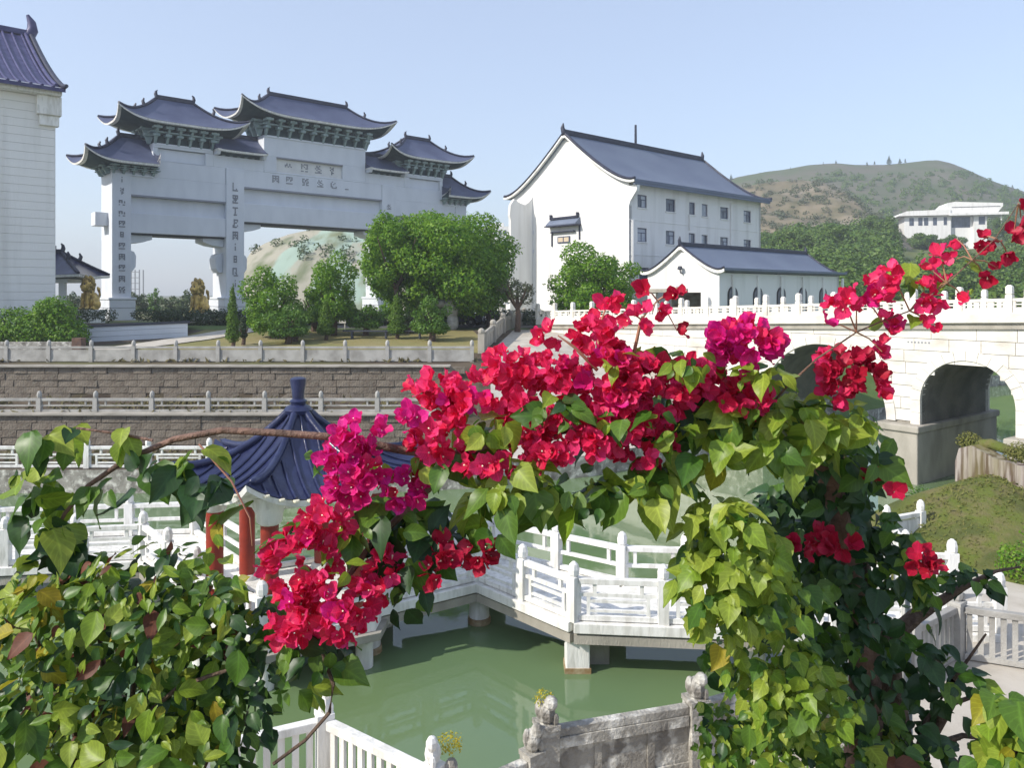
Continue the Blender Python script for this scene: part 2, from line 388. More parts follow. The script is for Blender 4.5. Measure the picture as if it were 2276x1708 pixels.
HILLM = mat('scrub_hill', (.115,.108,.075), (.075,.095,.040), scale=.06, rough=1, bump=1.0, bscale=.5, c3=(.065,.10,.03), scale3=.02, detail=10, lo=.42, hi=.6)
SPURM = mat('dry_spur', (.20,.165,.11), (.10,.095,.05), scale=.14, rough=1, bump=1.0, bscale=.6, c3=(.26,.22,.16), scale3=.05, detail=10)
FOOTM = mat('green_foothill', (.055,.085,.025), (.09,.12,.035), scale=.05, rough=1, bump=1.0, bscale=.8, c3=(.12,.14,.045), scale3=.02, detail=10)
hill_o, HA = hill('main_hill', [(1500,470),(1560,420),(1640,395),(1700,384),(1745,378),(1800,368),(1860,364),(1900,367),(1960,366),(2020,360),(2060,355),(2085,355),(2115,362),(2150,376),(2200,398),(2276,424),(2420,470),(2600,560),(2800,630)], 170, 420, HILLM, amp=1.6, sc=.02)
spur_o, SA = hill('rocky_spur', [(1480,520),(1560,452),(1620,425),(1660,412),(1700,402),(1740,400),(1790,396),(1830,402),(1860,432),(1890,470),(1930,520),(1980,580),(2040,640)], 120, 270, SPURM, amp=2.4, sc=.06, power=1.0, seed=3)
foot_o, FA = hill('green_foothill', [(1380,600),(1560,560),(1640,548),(1720,545),(1800,535),(1860,522),(1920,520),(1990,548),(2060,556),(2140,556),(2276,545),(2450,560),(2700,620)], 80, 170, FOOTM, amp=.7, sc=.06, power=1.0, seed=5)
MURAL = mat('netted_slope', (.31,.40,.33), (.34,.32,.25), scale=.09, rough=.95, bump=1.0, bscale=1.6, c3=(.16,.18,.10), scale3=.28, lo=.47, hi=.51, stretch=(1,.3,.45), detail=12)
net_o, NA = hill('netted_hillside', [(520,690),(540,610),(556,560),(590,540),(640,520),(690,510),(760,506),(840,512),(920,520),(1000,525),(1080,530),(1130,540),(1180,600),(1240,690)], 112, 140, MURAL, amp=.35, sc=.2, nx=90, ny=30, power=.7, back=30, seed=9)
# ================================================================== ROOFS AND BUILDINGS
TH = R(41.35)                  # the buildings' common bearing: local x recedes to the right
def hip_roof(root, name, cx, cy, ze, Lx, Ly, rx, h, up, tile=None, clip=(-99, 99), fascia=.17, finials=(1, 1), pw=1.5, hips=(1,1,1,1)):
    tile = tile or TILE
    cl = lambda p: (max(clip[0], min(clip[1], p[0])), p[1], p[2])
    NU, NV = 28, 9
    def side(k, u, v):
        if k == 0: e = (u*Lx, -Ly); r = (u*rx, 0)
        elif k == 1: e = (Lx, u*Ly); r = (rx, 0)
        elif k == 2: e = (-u*Lx, Ly); r = (-u*rx, 0)
        else: e = (-Lx, -u*Ly); r = (-rx, 0)
        c = abs(u)**(5 if k % 2 == 0 else 3); ex = 1+.05*c
        x = e[0]*ex*(1-v)+r[0]*v; y = e[1]*ex*(1-v)+r[1]*v
        return (cx+x, cy+y, ze+h*v**pw+up*c*(1-v)**2.2)
    m = MB()
    for k in range(4):
        m.grid([[cl(side(k, u, v)) for u in np.linspace(-1, 1, NU)] for v in np.linspace(0, 1, NV)])
    top = m.build('roof_tiles', tile, root, smooth=50)
    f = MB()
    for k in range(4):
        us = np.linspace(-1, 1, NU); e = [side(k, u, 0) for u in us]
        def ins(p, d): return (cx+(p[0]-cx)*(1-d/Lx), cy+(p[1]-cy)*(1-d/Ly))
        rows = [[cl((p[0], p[1], p[2]-.02)) for p in e], [cl((*ins(p, .04), p[2]-fascia)) for p in e], [cl((*ins(p, .35), p[2]-fascia-.02)) for p in e]]
        f.grid(rows)
    f.build('eave_fascia', WHITE, top)
    s = MB()
    for k in range(4):
        us = np.linspace(-1, 1, NU); e = [side(k, u, 0) for u in us]
        s.grid([[cl((*ins(p, .35), p[2]-fascia-.02)) for p in e], [cl((cx+(p[0]-cx)*.55, cy+(p[1]-cy)*.45, ze-fascia-.25)) for p in e]])
    s.build('soffit', TEAL, top)
    # ridge, hip ridges, horns
    a, b = max(cx-rx, clip[0]), min(cx+rx, clip[1])
    if b-a > .2: MB().box(a-.05, b+.05, cy-.16, cy+.16, ze+h-.1, ze+h+.28).build('ridge', RIDGE, top, bevel=.05)
    for i, (sx, sy) in enumerate(((-1,-1),(1,-1),(1,1),(-1,1))):
        if not hips[i]: continue
        k, u = {(-1,-1): (0,-1), (1,-1): (0,1), (1,1): (2,-1), (-1,1): (2,1)}[(sx, sy)]
        pts = [side(k, u, v) for v in np.linspace(.02, .97, 10)]
        pts = [(p[0], p[1], p[2]+.06) for p in pts if clip[0]-.01 <= p[0] <= clip[1]+.01]
        if len(pts) > 2: MB().tube(pts, [.10]+[.13]*(len(pts)-1), 6).build('hip_ridge', RIDGE, top, smooth=60)
        if len(pts) > 7:
            q = pts[6]; MB().tube([(q[0], q[1], q[2]), (q[0]+sx*.12, q[1]+sy*.05, q[2]+.35), (q[0]+sx*.02, q[1], q[2]+.62)], [.17,.13,.06], 6).build('hip_ornament', RIDGE, top, smooth=60)
    for s_, on in zip((-1, 1), finials):
        x = cx+s_*rx
        if on and clip[0] <= x <= clip[1]:
            MB().tube([(x, cy, ze+h), (x+s_*.12, cy, ze+h+.35), (x+s_*.08, cy, ze+h+.58), (x-s_*.04, cy, ze+h+.72)], [.18,.16,.11,.05], 7).build('ridge_horn', RIDGE, top, smooth=60)
    return top
def wall_holes(m, x0, x1, z0, z1, holes, y=0.0, depth=.18, back=.4):
    xs = sorted({x0, x1, *[h[0] for h in holes], *[h[1] for h in holes]}); zs = sorted({z0, z1, *[h[2] for h in holes], *[h[3] for h in holes]})
    for a, c in zip(xs[:-1], xs[1:]):
        for e, g in zip(zs[:-1], zs[1:]):
            mx, mz = (a+c)/2, (e+g)/2
            if any(h[0] < mx < h[1] and h[2] < mz < h[3] for h in holes): continue
            m.add([(a,y,e),(c,y,e),(c,y,g),(a,y,g)], [(0,1,2,3)])
    for a, c, e, g in holes:
        for p, q in (((a,e),(c,e)),((c,e),(c,g)),((c,g),(a,g)),((a,g),(a,e))):
            m.add([(p[0],y,p[1]),(q[0],y,q[1]),(q[0],y+depth,q[1]),(p[0],y+depth,p[1])], [(0,1,2,3)])
# ---------------------------------------------------------------- memorial gateway
gate = thing('memorial_gateway', (-33.6, 65, 5), 'tall grey stone memorial gateway with tiered blue-grey upturned roofs', 'gateway', TH)
GC = 18.85
def gm(x): return 2*GC-x
def mir(x0, x1): return (x0, x1), (gm(x1), gm(x0))
D0, D1 = .12, 3.28
def slab(name, x0, x1, z0, z1, y0=D0, y1=D1, bev=.03, m=None, p=None):
    return MB().box(x0, x1, y0, y1, z0, z1).build(name, m or GATEW, p or gate, bevel=bev)
for (x0, x1) in ((0,1.5),(9.66,11.35),(26.35,28.04),(36.2,37.7)):
    c = slab('column', x0, x1, 0, 12.4 if x0 in (0, 36.2) else 13.9, 0, 3.4)
    MB().box(x0-.28, x1+.28, -.28, 3.68, 0, 1.75).build('plinth', GATEW, c, bevel=.05)
    MB().box(x0-.36, x1+.36, -.36, 3.76, 1.75, 1.95).build('plinth_cap', GATEW, c, bevel=.05)
    for dz in (1.05,): MB().box(x0-.30, x1+.30, -.30, 3.70, dz, dz+.05).build('plinth_band', INKF, c)
def frame_panel(x0, x1, z0, z1, y=D0, deep=.10):
    # raised border strips round a sunk field
    t = .12
    for n_, b_ in (('panel_border',(x0-t,x1+t,z1,z1+t)),('panel_border',(x0-t,x1+t,z0-t,z0)),('panel_border',(x0-t,x0,z0,z1)),('panel_border',(x1,x1+t,z0,z1))):
        MB().box(b_[0], b_[1], y-.14, y+.05, b_[2], b_[3]).build(n_, GATEW, gate, bevel=.02)
# side bays: beam with sunk panel, upper tiers
for (x0, x1) in mir(1.5, 9.66):
    slab('beam', x0, x1, 7.5, 9.2); slab('beam', x0, x1, 10.75, 12.4); slab('sunk_panel', x0, x1, 9.2, 10.75, D0+.42, D1-.42, 0)
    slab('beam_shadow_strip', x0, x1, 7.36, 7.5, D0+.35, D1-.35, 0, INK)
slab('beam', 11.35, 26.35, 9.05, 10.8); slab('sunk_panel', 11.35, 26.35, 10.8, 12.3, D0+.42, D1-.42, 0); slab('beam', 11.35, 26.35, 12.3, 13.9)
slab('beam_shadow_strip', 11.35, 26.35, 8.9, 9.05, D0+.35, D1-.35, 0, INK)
for (x0, x1) in mir(0, 11.35):
    pass
slab('upper_wall', 0, 9.64, 12.4, 13.9); slab('upper_wall', gm(9.64), 37.7, 12.4, 13.9)
slab('sunk_panel', 4.2, 7.9, 13.9, 13.95, D0, D1, 0)
for a, c_ in mir(3.3, 8.5):
    lo, hi = (3.7, 7.8) if a < 10 else (gm(7.8), gm(3.7))
    slab('tier_wall', a, lo, 13.9, 15.05); slab('tier_wall', hi, c_, 13.9, 15.05); slab('tier_wall', lo, hi, 13.9, 13.93, bev=0)
    slab('sunk_panel', lo, hi, 13.93, 15.0, D0+.3, D1-.3, 0)
for a, c_ in mir(8.5, 13.32): slab('tier_wall', a, c_, 13.9, 15.0, D0+.02, D1-.02)
slab('tier_wall', 13.32, gm(13.32), 13.9, 14.05, D0-.03, D1+.03)
slab('tier_wall', 13.32, 14.6, 14.05, 15.5); slab('tier_wall', 21.7, gm(13.32), 14.05, 15.5)
slab('tier_wall', 13.32, gm(13.32), 15.5, 17.4)
slab('name_plaque', 14.6, 21.7, 14.05, 15.5, D0+.22, D1-.22, 0, mat('plaque_stone', (.66,.66,.64), (.58,.58,.57), scale=1.2, rough=.8))
for a, c_ in mir(3.3, 8.5): slab('tier_wall', a, c_, 15.05, 15.35, D0-.05, D1+.05)
# thin drip course over the sunk panels
for a, c_ in list(mir(1.5, 9.66)): slab('drip_course', a, c_, 10.62, 10.76, D0-.10, D0+.45, 0, INKF)
slab('drip_course', 11.35, 26.35, 12.16, 12.31, D0-.10, D0+.45, 0, INKF); slab('drip_course', 14.6, 21.7, 15.38, 15.51, D0-.08, D0+.3, 0, INKF)
# corbels under the beams and scroll drums on the columns
def corbel(x, s, z):
    MB().prism([(0,0),(s*1.9,0),(s*1.9,-.35),(s*1.1,-.62),(s*.15,-.75),(0,-.75)], lambda u, v, d: (x+u, d, z+v), .7, 2.7).build('corbel', GATEW, gate, bevel=.03)
for x, s, z in ((1.5,1,7.36),(9.66,-1,7.36),(11.35,1,8.9),(26.35,-1,8.9),(28.04,1,7.36),(36.2,-1,7.36)): corbel(x, s, z)
for x, s in ((1.5,1),(9.66,-1),(11.35,1),(26.35,-1),(28.04,1),(36.2,-1)):
    MB().prism([(0,-.95),(s*.35,-1.0),(s*.62,-.6),(s*.66,.35),(s*.5,.7),(s*.15,.85),(0,.85)], lambda u, v, d: (x+u, d, 5.2+v), .9, 2.5).build('scroll_drum', GATEW, gate, bevel=.05)
for x, s in ((0,-1),(37.7,1)):
    MB().box(min(x, x+s*1.0), max(x, x+s*1.0), 1.2, 2.6, 8.05, 9.2).build('side_block', GATEW, gate, bevel=.04)
# bracket sets under the eaves
def brackets(x0, x1, z0, z1, out=.95, n=8, y0=D0, y1=D1):
    core = MB().box(x0+.15, x1-.15, y0+.1, y1-.1, z0, z1).build('bracket_core', TEAL, gate)
    for i in range(n+1):
        x = x0+(x1-x0)*i/n
        for (ya, sg) in ((y0, -1), (y1, 1)):
            m = MB(); h = z1-z0
            m.add([(x-.10,ya,z0),(x+.10,ya,z0),(x+.10,ya,z1),(x-.10,ya,z1),(x-.10,ya+sg*.12,z0),(x+.10,ya+sg*.12,z0),(x+.10,ya+sg*out,z1),(x-.10,ya+sg*out,z1)],
                  [(0,3,2,1),(4,5,6,7),(0,1,5,4),(1,2,6,5),(2,3,7,6),(3,0,4,7)])
            m.box(x-.26, x+.26, min(ya+sg*.1, ya+sg*out*.62), max(ya+sg*.1, ya+sg*out*.62), z0+h*.42, z0+h*.56)
            m.box(x-.34, x+.34, min(ya+sg*.3, ya+sg*out*.98), max(ya+sg*.3, ya+sg*out*.98), z0+h*.84, z0+h*.97)
            m.build('bracket', TEALP, core)
    for xe, sg in ((x0, -1), (x1, 1)):
        for j in range(3):
            y = y0+.5+(y1-y0-1)*j/2; m = MB(); h = z1-z0
            m.taper(xe+sg*out*.35, y, z0, z1, .12, .11, out*.62, .13); m.box(xe+sg*out*.4-.35, xe+sg*out*.4+.35, y-.3, y+.3, z0+h*.45, z0+h*.6)
            m.box(xe+sg*out*.6-.45, xe+sg*out*.6+.45, y-.4, y+.4, z0+h*.82, z0+h*.95)
            m.build('bracket', TEALP, core)
    MB().box(x0-.1, x1+.1, y0-.12, y1+.12, z0-.08, z0+.08).build('bracket_sill', GATEW, core)
    MB().box(x0-.5, x1+.5, y0-.62, y1+.62, z0+(z1-z0)*.62, z0+(z1-z0)*.70).build('bracket_rail', TEALP, core)
brackets(13.45, gm(13.45), 17.4, 19.0, 1.15, 9)
for a, c_ in mir(3.45, 8.35): brackets(a, c_, 15.35, 16.85, 1.05, 5)
for a, c_ in mir(.15, 3.2): brackets(a, c_, 13.9-1.4, 13.2, .6, 3) if False else None
# end brackets where the low wing roofs sit
for a, c_ in mir(.1, 3.25): brackets(a, c_, 13.9, 14.05+.75, .85, 4) if False else brackets(a, c_, 12.42, 13.15, .85, 4, D0-.05, D1+.05)
hip_roof(gate, 'main', 18.75, 1.7, 19.25, 8.0, 3.3, 4.2, 2.6, 1.25)
hip_roof(gate, 'b', 5.65, 1.7, 17.1, 5.35, 3.2, 1.55, 2.65, 1.0)
hip_roof(gate, 'f', gm(5.65), 1.7, 17.1, 5.35, 3.2, 1.55, 2.65, 1.0)
hip_roof(gate, 'a', 2.3, 1.7, 13.35, 4.5, 3.2, 1.3, 2.6, .95, clip=(-99, 3.4), finials=(1, 0), hips=(1,0,0,1))
hip_roof(gate, 'g', gm(2.3), 1.7, 13.35, 4.5, 3.2, 1.3, 2.6, .95, clip=(gm(3.4), 99), finials=(0, 1), hips=(0,1,1,0))
for nm, (a, c_) in zip('ce', mir(8.55, 13.28)):
    mid = (a+c_)/2
    hip_roof(gate, nm, mid, 1.7, 15.45, 2.36, 2.55, 2.36, 1.75, .05, clip=(a, c_), finials=(0, 0), hips=(0,0,0,0), pw=1.25)
    MB().box(a+.05, c_-.05, D0+.9, D1-.9, 15.0, 15.4).build('lattice_backing', DARK, gate)
    for i in range(7):
        x = a+.25+(c_-a-.5)*i/6
        MB().taper(x, D0+.4, 15.0, 15.42, .12, .28, .22, .5).build('lattice_block', TEALP, gate)
    for sx in (a, c_): MB().prism([(-.9,0),(.1,0),(.1,.5),(-1.2,.5)], lambda u, v, d: (d, D0+u+.2, 15.0+v), sx-.0+(.04 if sx == a else -.34), sx+(.34 if sx == a else -.04)).build('roof_cheek', GATEW, gate)
# inscriptions as raised strokes (illegible clusters in the photograph)
GL = {'L':['1....','1....','1....','1....','1..1.','11111'],'B':['11111','1.1.1','11111','.111.','1.1..','11111'],'I':['11111','..1..','..1..','..1..','..1..','.111.'],
 'E':['.1111','.1..1','.111.','.1...','11..1','1111.'],'M':['11111','1.1.1','11111','1.1.1','11.11','1...1'],'i':['..1..','.....','..1..','..1..','..1..','.....'],
 'o':['.111.','.1.1.','.111.','.1.1.','.111.','.....'],'U':['1111.','1..1.','1..1.','1.11.','1..1.','.1111'],'t':['.....','111..','1.1.1','1.1.1','.....','1..11'],
 'h':['11111','1.1.1','11.11','1..1.','.....','11111'],'z':['.1.1.','.11..','1.11.','.1..1','..11.','11111'],'w':['11.11','1.11.','1.1.1','11.11','.1.1.','11.11'],
 's':['.....','.1.1.','11.1.','1.1.1','.....','.....'],'q':['1.111','11..1','1.1.1','1..11','.....','11.11'],'f':['.1.1.','..11.','.1.1.','..1..','..11.','..1..'],
 'c':['.1...','1..1.','1.1..','1....','11..1','.1111'],'-':['.....','.....','.....','.....','.....','.111.']}
def glyph(ch, x, z, w, h, y, m):
    b = MB(); g = GL[ch]
    for r, row in enumerate(g):
        k = 0
        while k < 5:
            if row[k] == '1':
                e = k
                while e < 4 and row[e+1] == '1': e += 1
                b.box(x+(k-2.5)*w/5+.01*w, x+(e-1.5)*w/5-.04*w, y-.05, y+.02, z+h/2-(r+.86)*h/6, z+h/2-(r+.1)*h/6); k = e+1
            else: k += 1
    b.build('character', m, gate)
for i, ch in enumerate('iftthohMhMw'): glyph(ch, .78, 16.9-5-i*.93, .5, .55, 0, INKC)
for i, ch in enumerate('LBIEMioUi'): glyph(ch, 10.5, 17.2-5-i*1.13, .52, .8, D0 if i < 0 else (0 if 17.2-5-i*1.13 < 13.5 else D0), INKC)
for ch, x, m_ in (('s',15.9,INKF),('q',17.6,INKF),('z',19.1,INKF),('f',20.6,INKC)): glyph(ch, x, 14.78, .75, .8, D0+.22, m_)
for ch, x in (('M',14.5),('h',15.9),('w',17.6),('z',19.2),('c',20.7),('-',22.2)): glyph(ch, x, 13.35, .7, .72, D0, INKF)
glyph('z', 27.2, 11.6, .55, .55, 0, INKF)
# sunlit plinth courses on the near flank
for z in (2.6,): pass

# ---------------------------------------------------------------- big white house
house = thing('white_house', (9.37, 62, 5), 'three-storey white house with swept grey-blue gable roof behind the bridge', 'house', TH)
HL, HW, HE, HH = 19.6, 14.0, 10.9, 16.2
def prof_z(w, e=HE, top=HH, half=7.0, ov=.9): # concave roof line over the depth
    d = abs(w-half); t = max(0, 1-d/(half+ov)); return e+(top-e)*t**1.28+.12*(d/(half+ov))**6*4
holes = [(1.07,2.27,9.28,10.33),(4.78,6.08,9.22,10.31),(8.06,8.92,9.18,10.26),(9.92,10.8,9.15,10.25),(12.78,14.08,9.12,10.2),(16.63,17.9,9.05,10.15),
         (1.07,2.27,6.5,7.63),(4.78,6.0,6.46,7.6),(8.0,8.95,6.5,7.56),(9.9,10.8,6.45,7.5),(12.78,14.05,6.4,7.45),(16.63,17.9,6.4,7.4),
         (1.3,2.6,2.6,4.4),(4.8,6.0,3.2,4.4),(8,9,3.2,4.4),(12.8,14,3.2,4.4),(16.6,17.9,3.2,4.4)]
m = MB(); wall_holes(m, 0, HL, 0, HE+.25, holes); m.build('front_wall', WALLW, house, raw=False)
def gable_poly(half=7.0, W_=HW, e=HE, top=HH, ov=.9, drop=.22):
    pts = [(0, 0), (W_, 0)]
    for w in np.linspace(W_, 0, 25): pts.append((w, prof_z(w, e, top, half, ov)-drop))
    return pts
MB().prism(gable_poly(), lambda u, v, d: (d, u, v), 0.0, .35).build('gable_wall', WALLW, house)
MB().prism(gable_poly(), lambda u, v, d: (d, u, v), HL-.35, HL).build('gable_wall', WALLW, house)
MB().box(.35, HL-.35, HW-.3, HW, 0, HE).build('rear_wall', WALLW, house)
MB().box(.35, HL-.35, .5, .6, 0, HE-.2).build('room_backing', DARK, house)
ws = np.linspace(-.9, HW+.9, 40)
def roof_sheet(root, x0, x1, ws, fz, m, th=.22, name='roof_tiles', nx=2):
    b = MB(); up = [[(x, w, fz(w)) for x in np.linspace(x0, x1, nx)] for w in ws]; dn = [[(x, w, fz(w)-th) for x in np.linspace(x0, x1, nx)] for w in ws]
    b.grid(up); b.grid(dn)
    for j in (0, -1): b.grid([[up[i][j] for i in range(len(ws))], [dn[i][j] for i in range(len(ws))]])
    for i in (0, -1): b.grid([up[i], dn[i]])
    return b.build(name, m, root, smooth=40)
hr = roof_sheet(house, -.35, HL+.45, ws, lambda w: prof_z(w), HTILE)
for x in (-.42, HL+.38):
    for seg in (ws[:20], ws[20:]):
        MB().tube([(x+.08, w, prof_z(w)+.06) for w in seg], .13, 6).build('rake_tiles', RIDGE, hr, smooth=60)
    b = MB(); b.grid([[(x-.02, w, prof_z(w)-.06) for w in ws], [(x-.02, w, prof_z(w)-.24) for w in ws]]); b.grid([[(x+.2, w, prof_z(w)-.06) for w in ws], [(x+.2, w, prof_z(w)-.24) for w in ws]])
    b.grid([[(x-.02, w, prof_z(w)-.24) for w in ws], [(x+.2, w, prof_z(w)-.24) for w in ws]]); b.build('bargeboard', WHITE, hr)
MB().box(-.45, HL+.5, 6.8, 7.2, HH-.15, HH+.32).build('ridge', RIDGE, hr, bevel=.05)
for x, s in ((-.3, -1), (HL+.3, 1)): MB().tube([(x, 7, HH), (x+s*.2, 7, HH+.45), (x+s*.1, 7, HH+.85)], [.25,.18,.05], 7).build('ridge_horn', RIDGE, hr, smooth=60)
MB().tube([(9.3,7,HH+.2),(9.3,7,HH+2.1)], [.13,.11], 6).build('lightning_rod', RIDGE, hr)
MB().box(-.3, HL+.3, -.86, -.70, prof_z(-.8)-.42, prof_z(-.8)-.2).build('gutter', HTILE, hr)
b = MB(); b.grid([[(x, -.75, prof_z(-.75)-.26) for x in (-.2, HL+.2)], [(x, .05, prof_z(.0)-.3) for x in (-.2, HL+.2)]]); b.build('soffit', WALLW, hr)
# corner corbel curving out under the eave
MB().prism([(0,0),(0,1.6),(-.85,1.6),(-.78,1.15),(-.45,.75),(-.12,.35)], lambda u, v, d: (d, u, HE-1.55+v), 0, .35).build('eave_corbel', WALLW, house)
for i, h_ in enumerate(holes):
    a, c_, e, g = h_
    w_ = MB(); t = .07
    w_.box(a, c_, .10, .16, g-t, g); w_.box(a, c_, .10, .16, e, e+t); w_.box(a, a+t, .10, .16, e+t, g-t); w_.box(c_-t, c_, .10, .16, e+t, g-t)
    w = w_.build('window', FRAME, house)
    mid = (a+c_)/2
    if c_-a > 1: MB().box(mid-.035, mid+.035, .105, .155, e+t, g-.36).build('mullion', FRAME, w); MB().box(a+t, c_-t, .105, .155, g-.42, g-.36).build('transom', FRAME, w)
    for p0, p1 in (((a+t), mid), (mid, c_-t)): MB().box(p0, p1, .13, .14, e+t, g-t).build('pane', CURT if (i*7+int(p0*3)) % 5 in (0, 2) else GLASS, w)
    MB().box(a-.08, c_+.08, -.08, .06, e-.09, e).build('sill', WALLW, w)
for x, z0, z1 in ((.35,4.2,8.2),(14.4,6.2,10.6),(8.03,7.8,9.1)): MB().tube([(x,-.07,z0),(x,-.07,z1)], .06 if x > 1 else .13, 6).build('drainpipe', WALLW, house)
for z in (8.2, 5.4): MB().box(.0, HL, -.035, .002, z, z+.05).build('string_course', WALLW, house)
# hooded window on the gable
hw = MB().box(-.09, 0, 6.55, 8.05+.0, 6.70, 7.28).build('gable_window', FRAME, house)
for y0_ in (6.66, 7.36): MB().box(-.11, -.085, y0_, y0_+.58, 6.80, 7.18).build('pane', mat('lit_curtain_%d' % int(y0_*100), (.55,.45,.33), rough=.6), hw)  # curtain panes in one flat tan
MB().box(-.3, -.02, 5.9, 8.75, 7.62, 7.72).build('hood_sill', RIDGE, hw)
hood = MB().prism([(-.02,0),(-.62,0),(-.62,.10),(-.02,.62)], lambda u, v, d: (u, d, 8.22+v), 5.35, 9.0).build('window_hood', HTILE, hw)
MB().box(-.7, .0, 5.25, 9.1, 8.12, 8.23).build('hood_edge', RIDGE, hw)
MB().box(-.22, -.02, 5.55, 8.75, 8.8, 8.98).build('hood_ridge', RIDGE, hw)
for y_ in (5.5, 8.75): MB().box(-.26, -.02, y_, y_+.14, 8.8, 9.25).build('hood_horn', RIDGE, hw)
for y_, z0 in ((5.35,6.9),(8.7,6.45)): MB().box(-.10, -.02, y_, y_+.12, z0, 8.12 if y_ < 6 else 7.7).build('hood_bracket', RIDGE, hw)
# added wing wall, turned off the sun for the gable's shaded strip; swept top
A_, B_ = Vector((math.cos(TH), math.sin(TH))), Vector((-math.sin(TH), math.cos(TH)))
wa = 128.0
dirw = Vector((-.80, -.60)); dl = Vector((dirw.dot(A_), dirw.dot(B_)))
def wing(u, v, d):
    p = Vector((0, 11.6))+dl*u; nrm = Vector((-dl.y, dl.x)); p = p+nrm*d; return (p.x, p.y, v)
MB().prism([(0,0),(2.5,0),(2.5,8.9),(2.6,9.3),(2.5,10.2),(2.1,10.75),(1.5,10.45),(.9,10.3),(.4,10.6),(0,11.1)], wing, 0, .3).build('wing_wall', WALLW, house)
MB().prism([(2.3,-0),(2.6,0),(2.6,2.2),(2.3,2.2)], wing, -.25, .35).build('wing_pier', WALLW, house)
for z in (7.7, 5.95): MB().box(-.04, .0, 11.15, 11.45, z, z+.35).build('vent', PALEB, house)

# ---------------------------------------------------------------- low annex
annex = thing('low_annex', (14.2, 53, 5), 'low white hall with swept grey gable roof and arched windows beside the house', 'building', TH)
AL, AW, AE, AH = 17.4, 6.2, 3.55, 5.75
def az(w): return prof_z(w, AE, AH, AW/2, .55)
pts = [(0,0),(1.5,0),(1.5,2.35),(AW-.75,2.35),(AW-.75,0),(AW,0)]+[(w, az(w)-.16) for w in np.linspace(AW, 0, 21)]
MB().prism(pts, lambda u, v, d: (d, u, v), 0, .3).build('gable_wall', WALLW, annex)
MB().box(-.12, .28, 2.6, AW+.05, 2.36, 2.62).build('porch_lintel', CONC, annex)
MB().box(.05, .09, 4.0, 4.9, 3.0, 3.05).build('gable_line', WALLW, annex)
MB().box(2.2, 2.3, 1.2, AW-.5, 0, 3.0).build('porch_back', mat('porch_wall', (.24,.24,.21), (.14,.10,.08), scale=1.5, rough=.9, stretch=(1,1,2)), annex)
MB().box(-.10, 0, 3.0, 3.6, 2.75, 2.95).build('sign_plate', PALEB, annex)
lamp = MB().tube([(-.02,3.05,3.7),(-.25,3.05,3.75),(-.3,3.05,4.0)], [.05,.05,.05], 5).build('wall_lamp', INK, annex)
MB().lathe([(.08,0),(.2,.08),(.12,.28)], (-.3,3.05,3.95), 8).build('lamp_shade', INK, lamp)
ah = []
m = MB(); xs_w = [1.6+i*3.25 for i in range(5)]
arch = lambda x: [(x-.62,.6),(x+.62,.6)]+[(x+.62*math.cos(t), 2.15+.62*math.sin(t)) for t in np.linspace(0, math.pi, 9)]
m.box(.3, AL, 0, .25, 0, AE+.15); m.build('long_wall', WALLW, annex)
for i, x in enumerate(xs_w):
    w = MB().prism(arch(x), lambda u, v, d: (u, d, v), -.05, .02).build('window', DARK, annex)
    MB().prism([(a*.86+x*.14, c*.9+.16) for a, c in arch(x)], lambda u, v, d: (u, d, v), -.065, -.045).build('pane', GLASS, w)
    MB().box(x-.02, x+.02, -.075, -.06, .7, 2.7).build('mullion', FRAME, w)
for i in range(6): MB().box(3.2+i*3.25-.16-3.25*.5+1.6-1.55, 3.2+i*3.25+.16-3.25*.5+1.6-1.55, -.12, 0, 0, AE).build('pilaster', WALLW, annex)
MB().prism([(w, v) for w, v in [(0,0),(AW,0)]+[(w, az(w)-.16) for w in np.linspace(AW, 0, 15)]], lambda u, v, d: (d, u, v), AL-.3, AL).build('gable_wall', WALLW, annex)
wsa = np.linspace(-.55, AW+.55, 30)
ar = roof_sheet(annex, -.2, AL+.3, wsa, az, HTILE, .16)
for seg in (wsa[:15], wsa[15:]):
    for x in (-.24, AL+.3): MB().tube([(x, w, az(w)+.04) for w in seg], .08, 6).build('rake_tiles', RIDGE, ar, smooth=60)
b = MB(); b.grid([[(-.26, w, az(w)-.04) for w in wsa], [(-.26, w, az(w)-.26) for w in wsa]]); b.grid([[(-.26, w, az(w)-.26) for w in wsa], [(.02, w, az(w)-.26) for w in wsa]]); b.build('bargeboard', WHITE, ar)
MB().box(-.3, AL+.3, AW/2-.15, AW/2+.15, AH-.1, AH+.2).build('ridge', RIDGE, ar, bevel=.04)
for x, s in ((-.2, -1), (AL+.2, 1)): MB().tube([(x, AW/2, AH), (x+s*.12, AW/2, AH+.3), (x+s*.05, AW/2, AH+.6)], [.16,.12,.04], 7).build('ridge_horn', RIDGE, ar, smooth=60)

# ---------------------------------------------------------------- building at the left edge
lb = thing('panelled_building', (-26.6, 45, 5), 'white panelled building with violet-blue ribbed tile roof at the left edge', 'building', TH)
MB().box(-16, -.02, .06, 17.9, 0, 13.7).build('wall_core', WALLW, lb)
for i in range(29):
    z = i*.47; MB().box(-16, .0, 0, .055, z+.007, z+.463).build('wall_panel', WALLW, lb, bevel=.005)
MB().box(.0, .05, .02, 17.9, 0, 13.6).build('end_wall', WALLW, lb)
MB().box(-16, .25, -.75, .3, 13.65, 14.15).build('eave_cornice', WHITE, lb, bevel=.04)
MB().box(-.95, .3, -.40, .25, 12.55, 13.65).build('corner_corbel', WHITE, lb, bevel=.04)
MB().box(-.8, .2, -.25, .2, 11.95, 12.55).build('corner_corbel', WHITE, lb, bevel=.04)
def lz(w): t = max(0, min(1, 1-abs(w-9)/10.1)); return 14.0+5.6*t**1.25
wl = np.linspace(-1.1, 19.1, 34)
lr = roof_sheet(lb, -16, .35, wl, lz, PURPLE, .2)
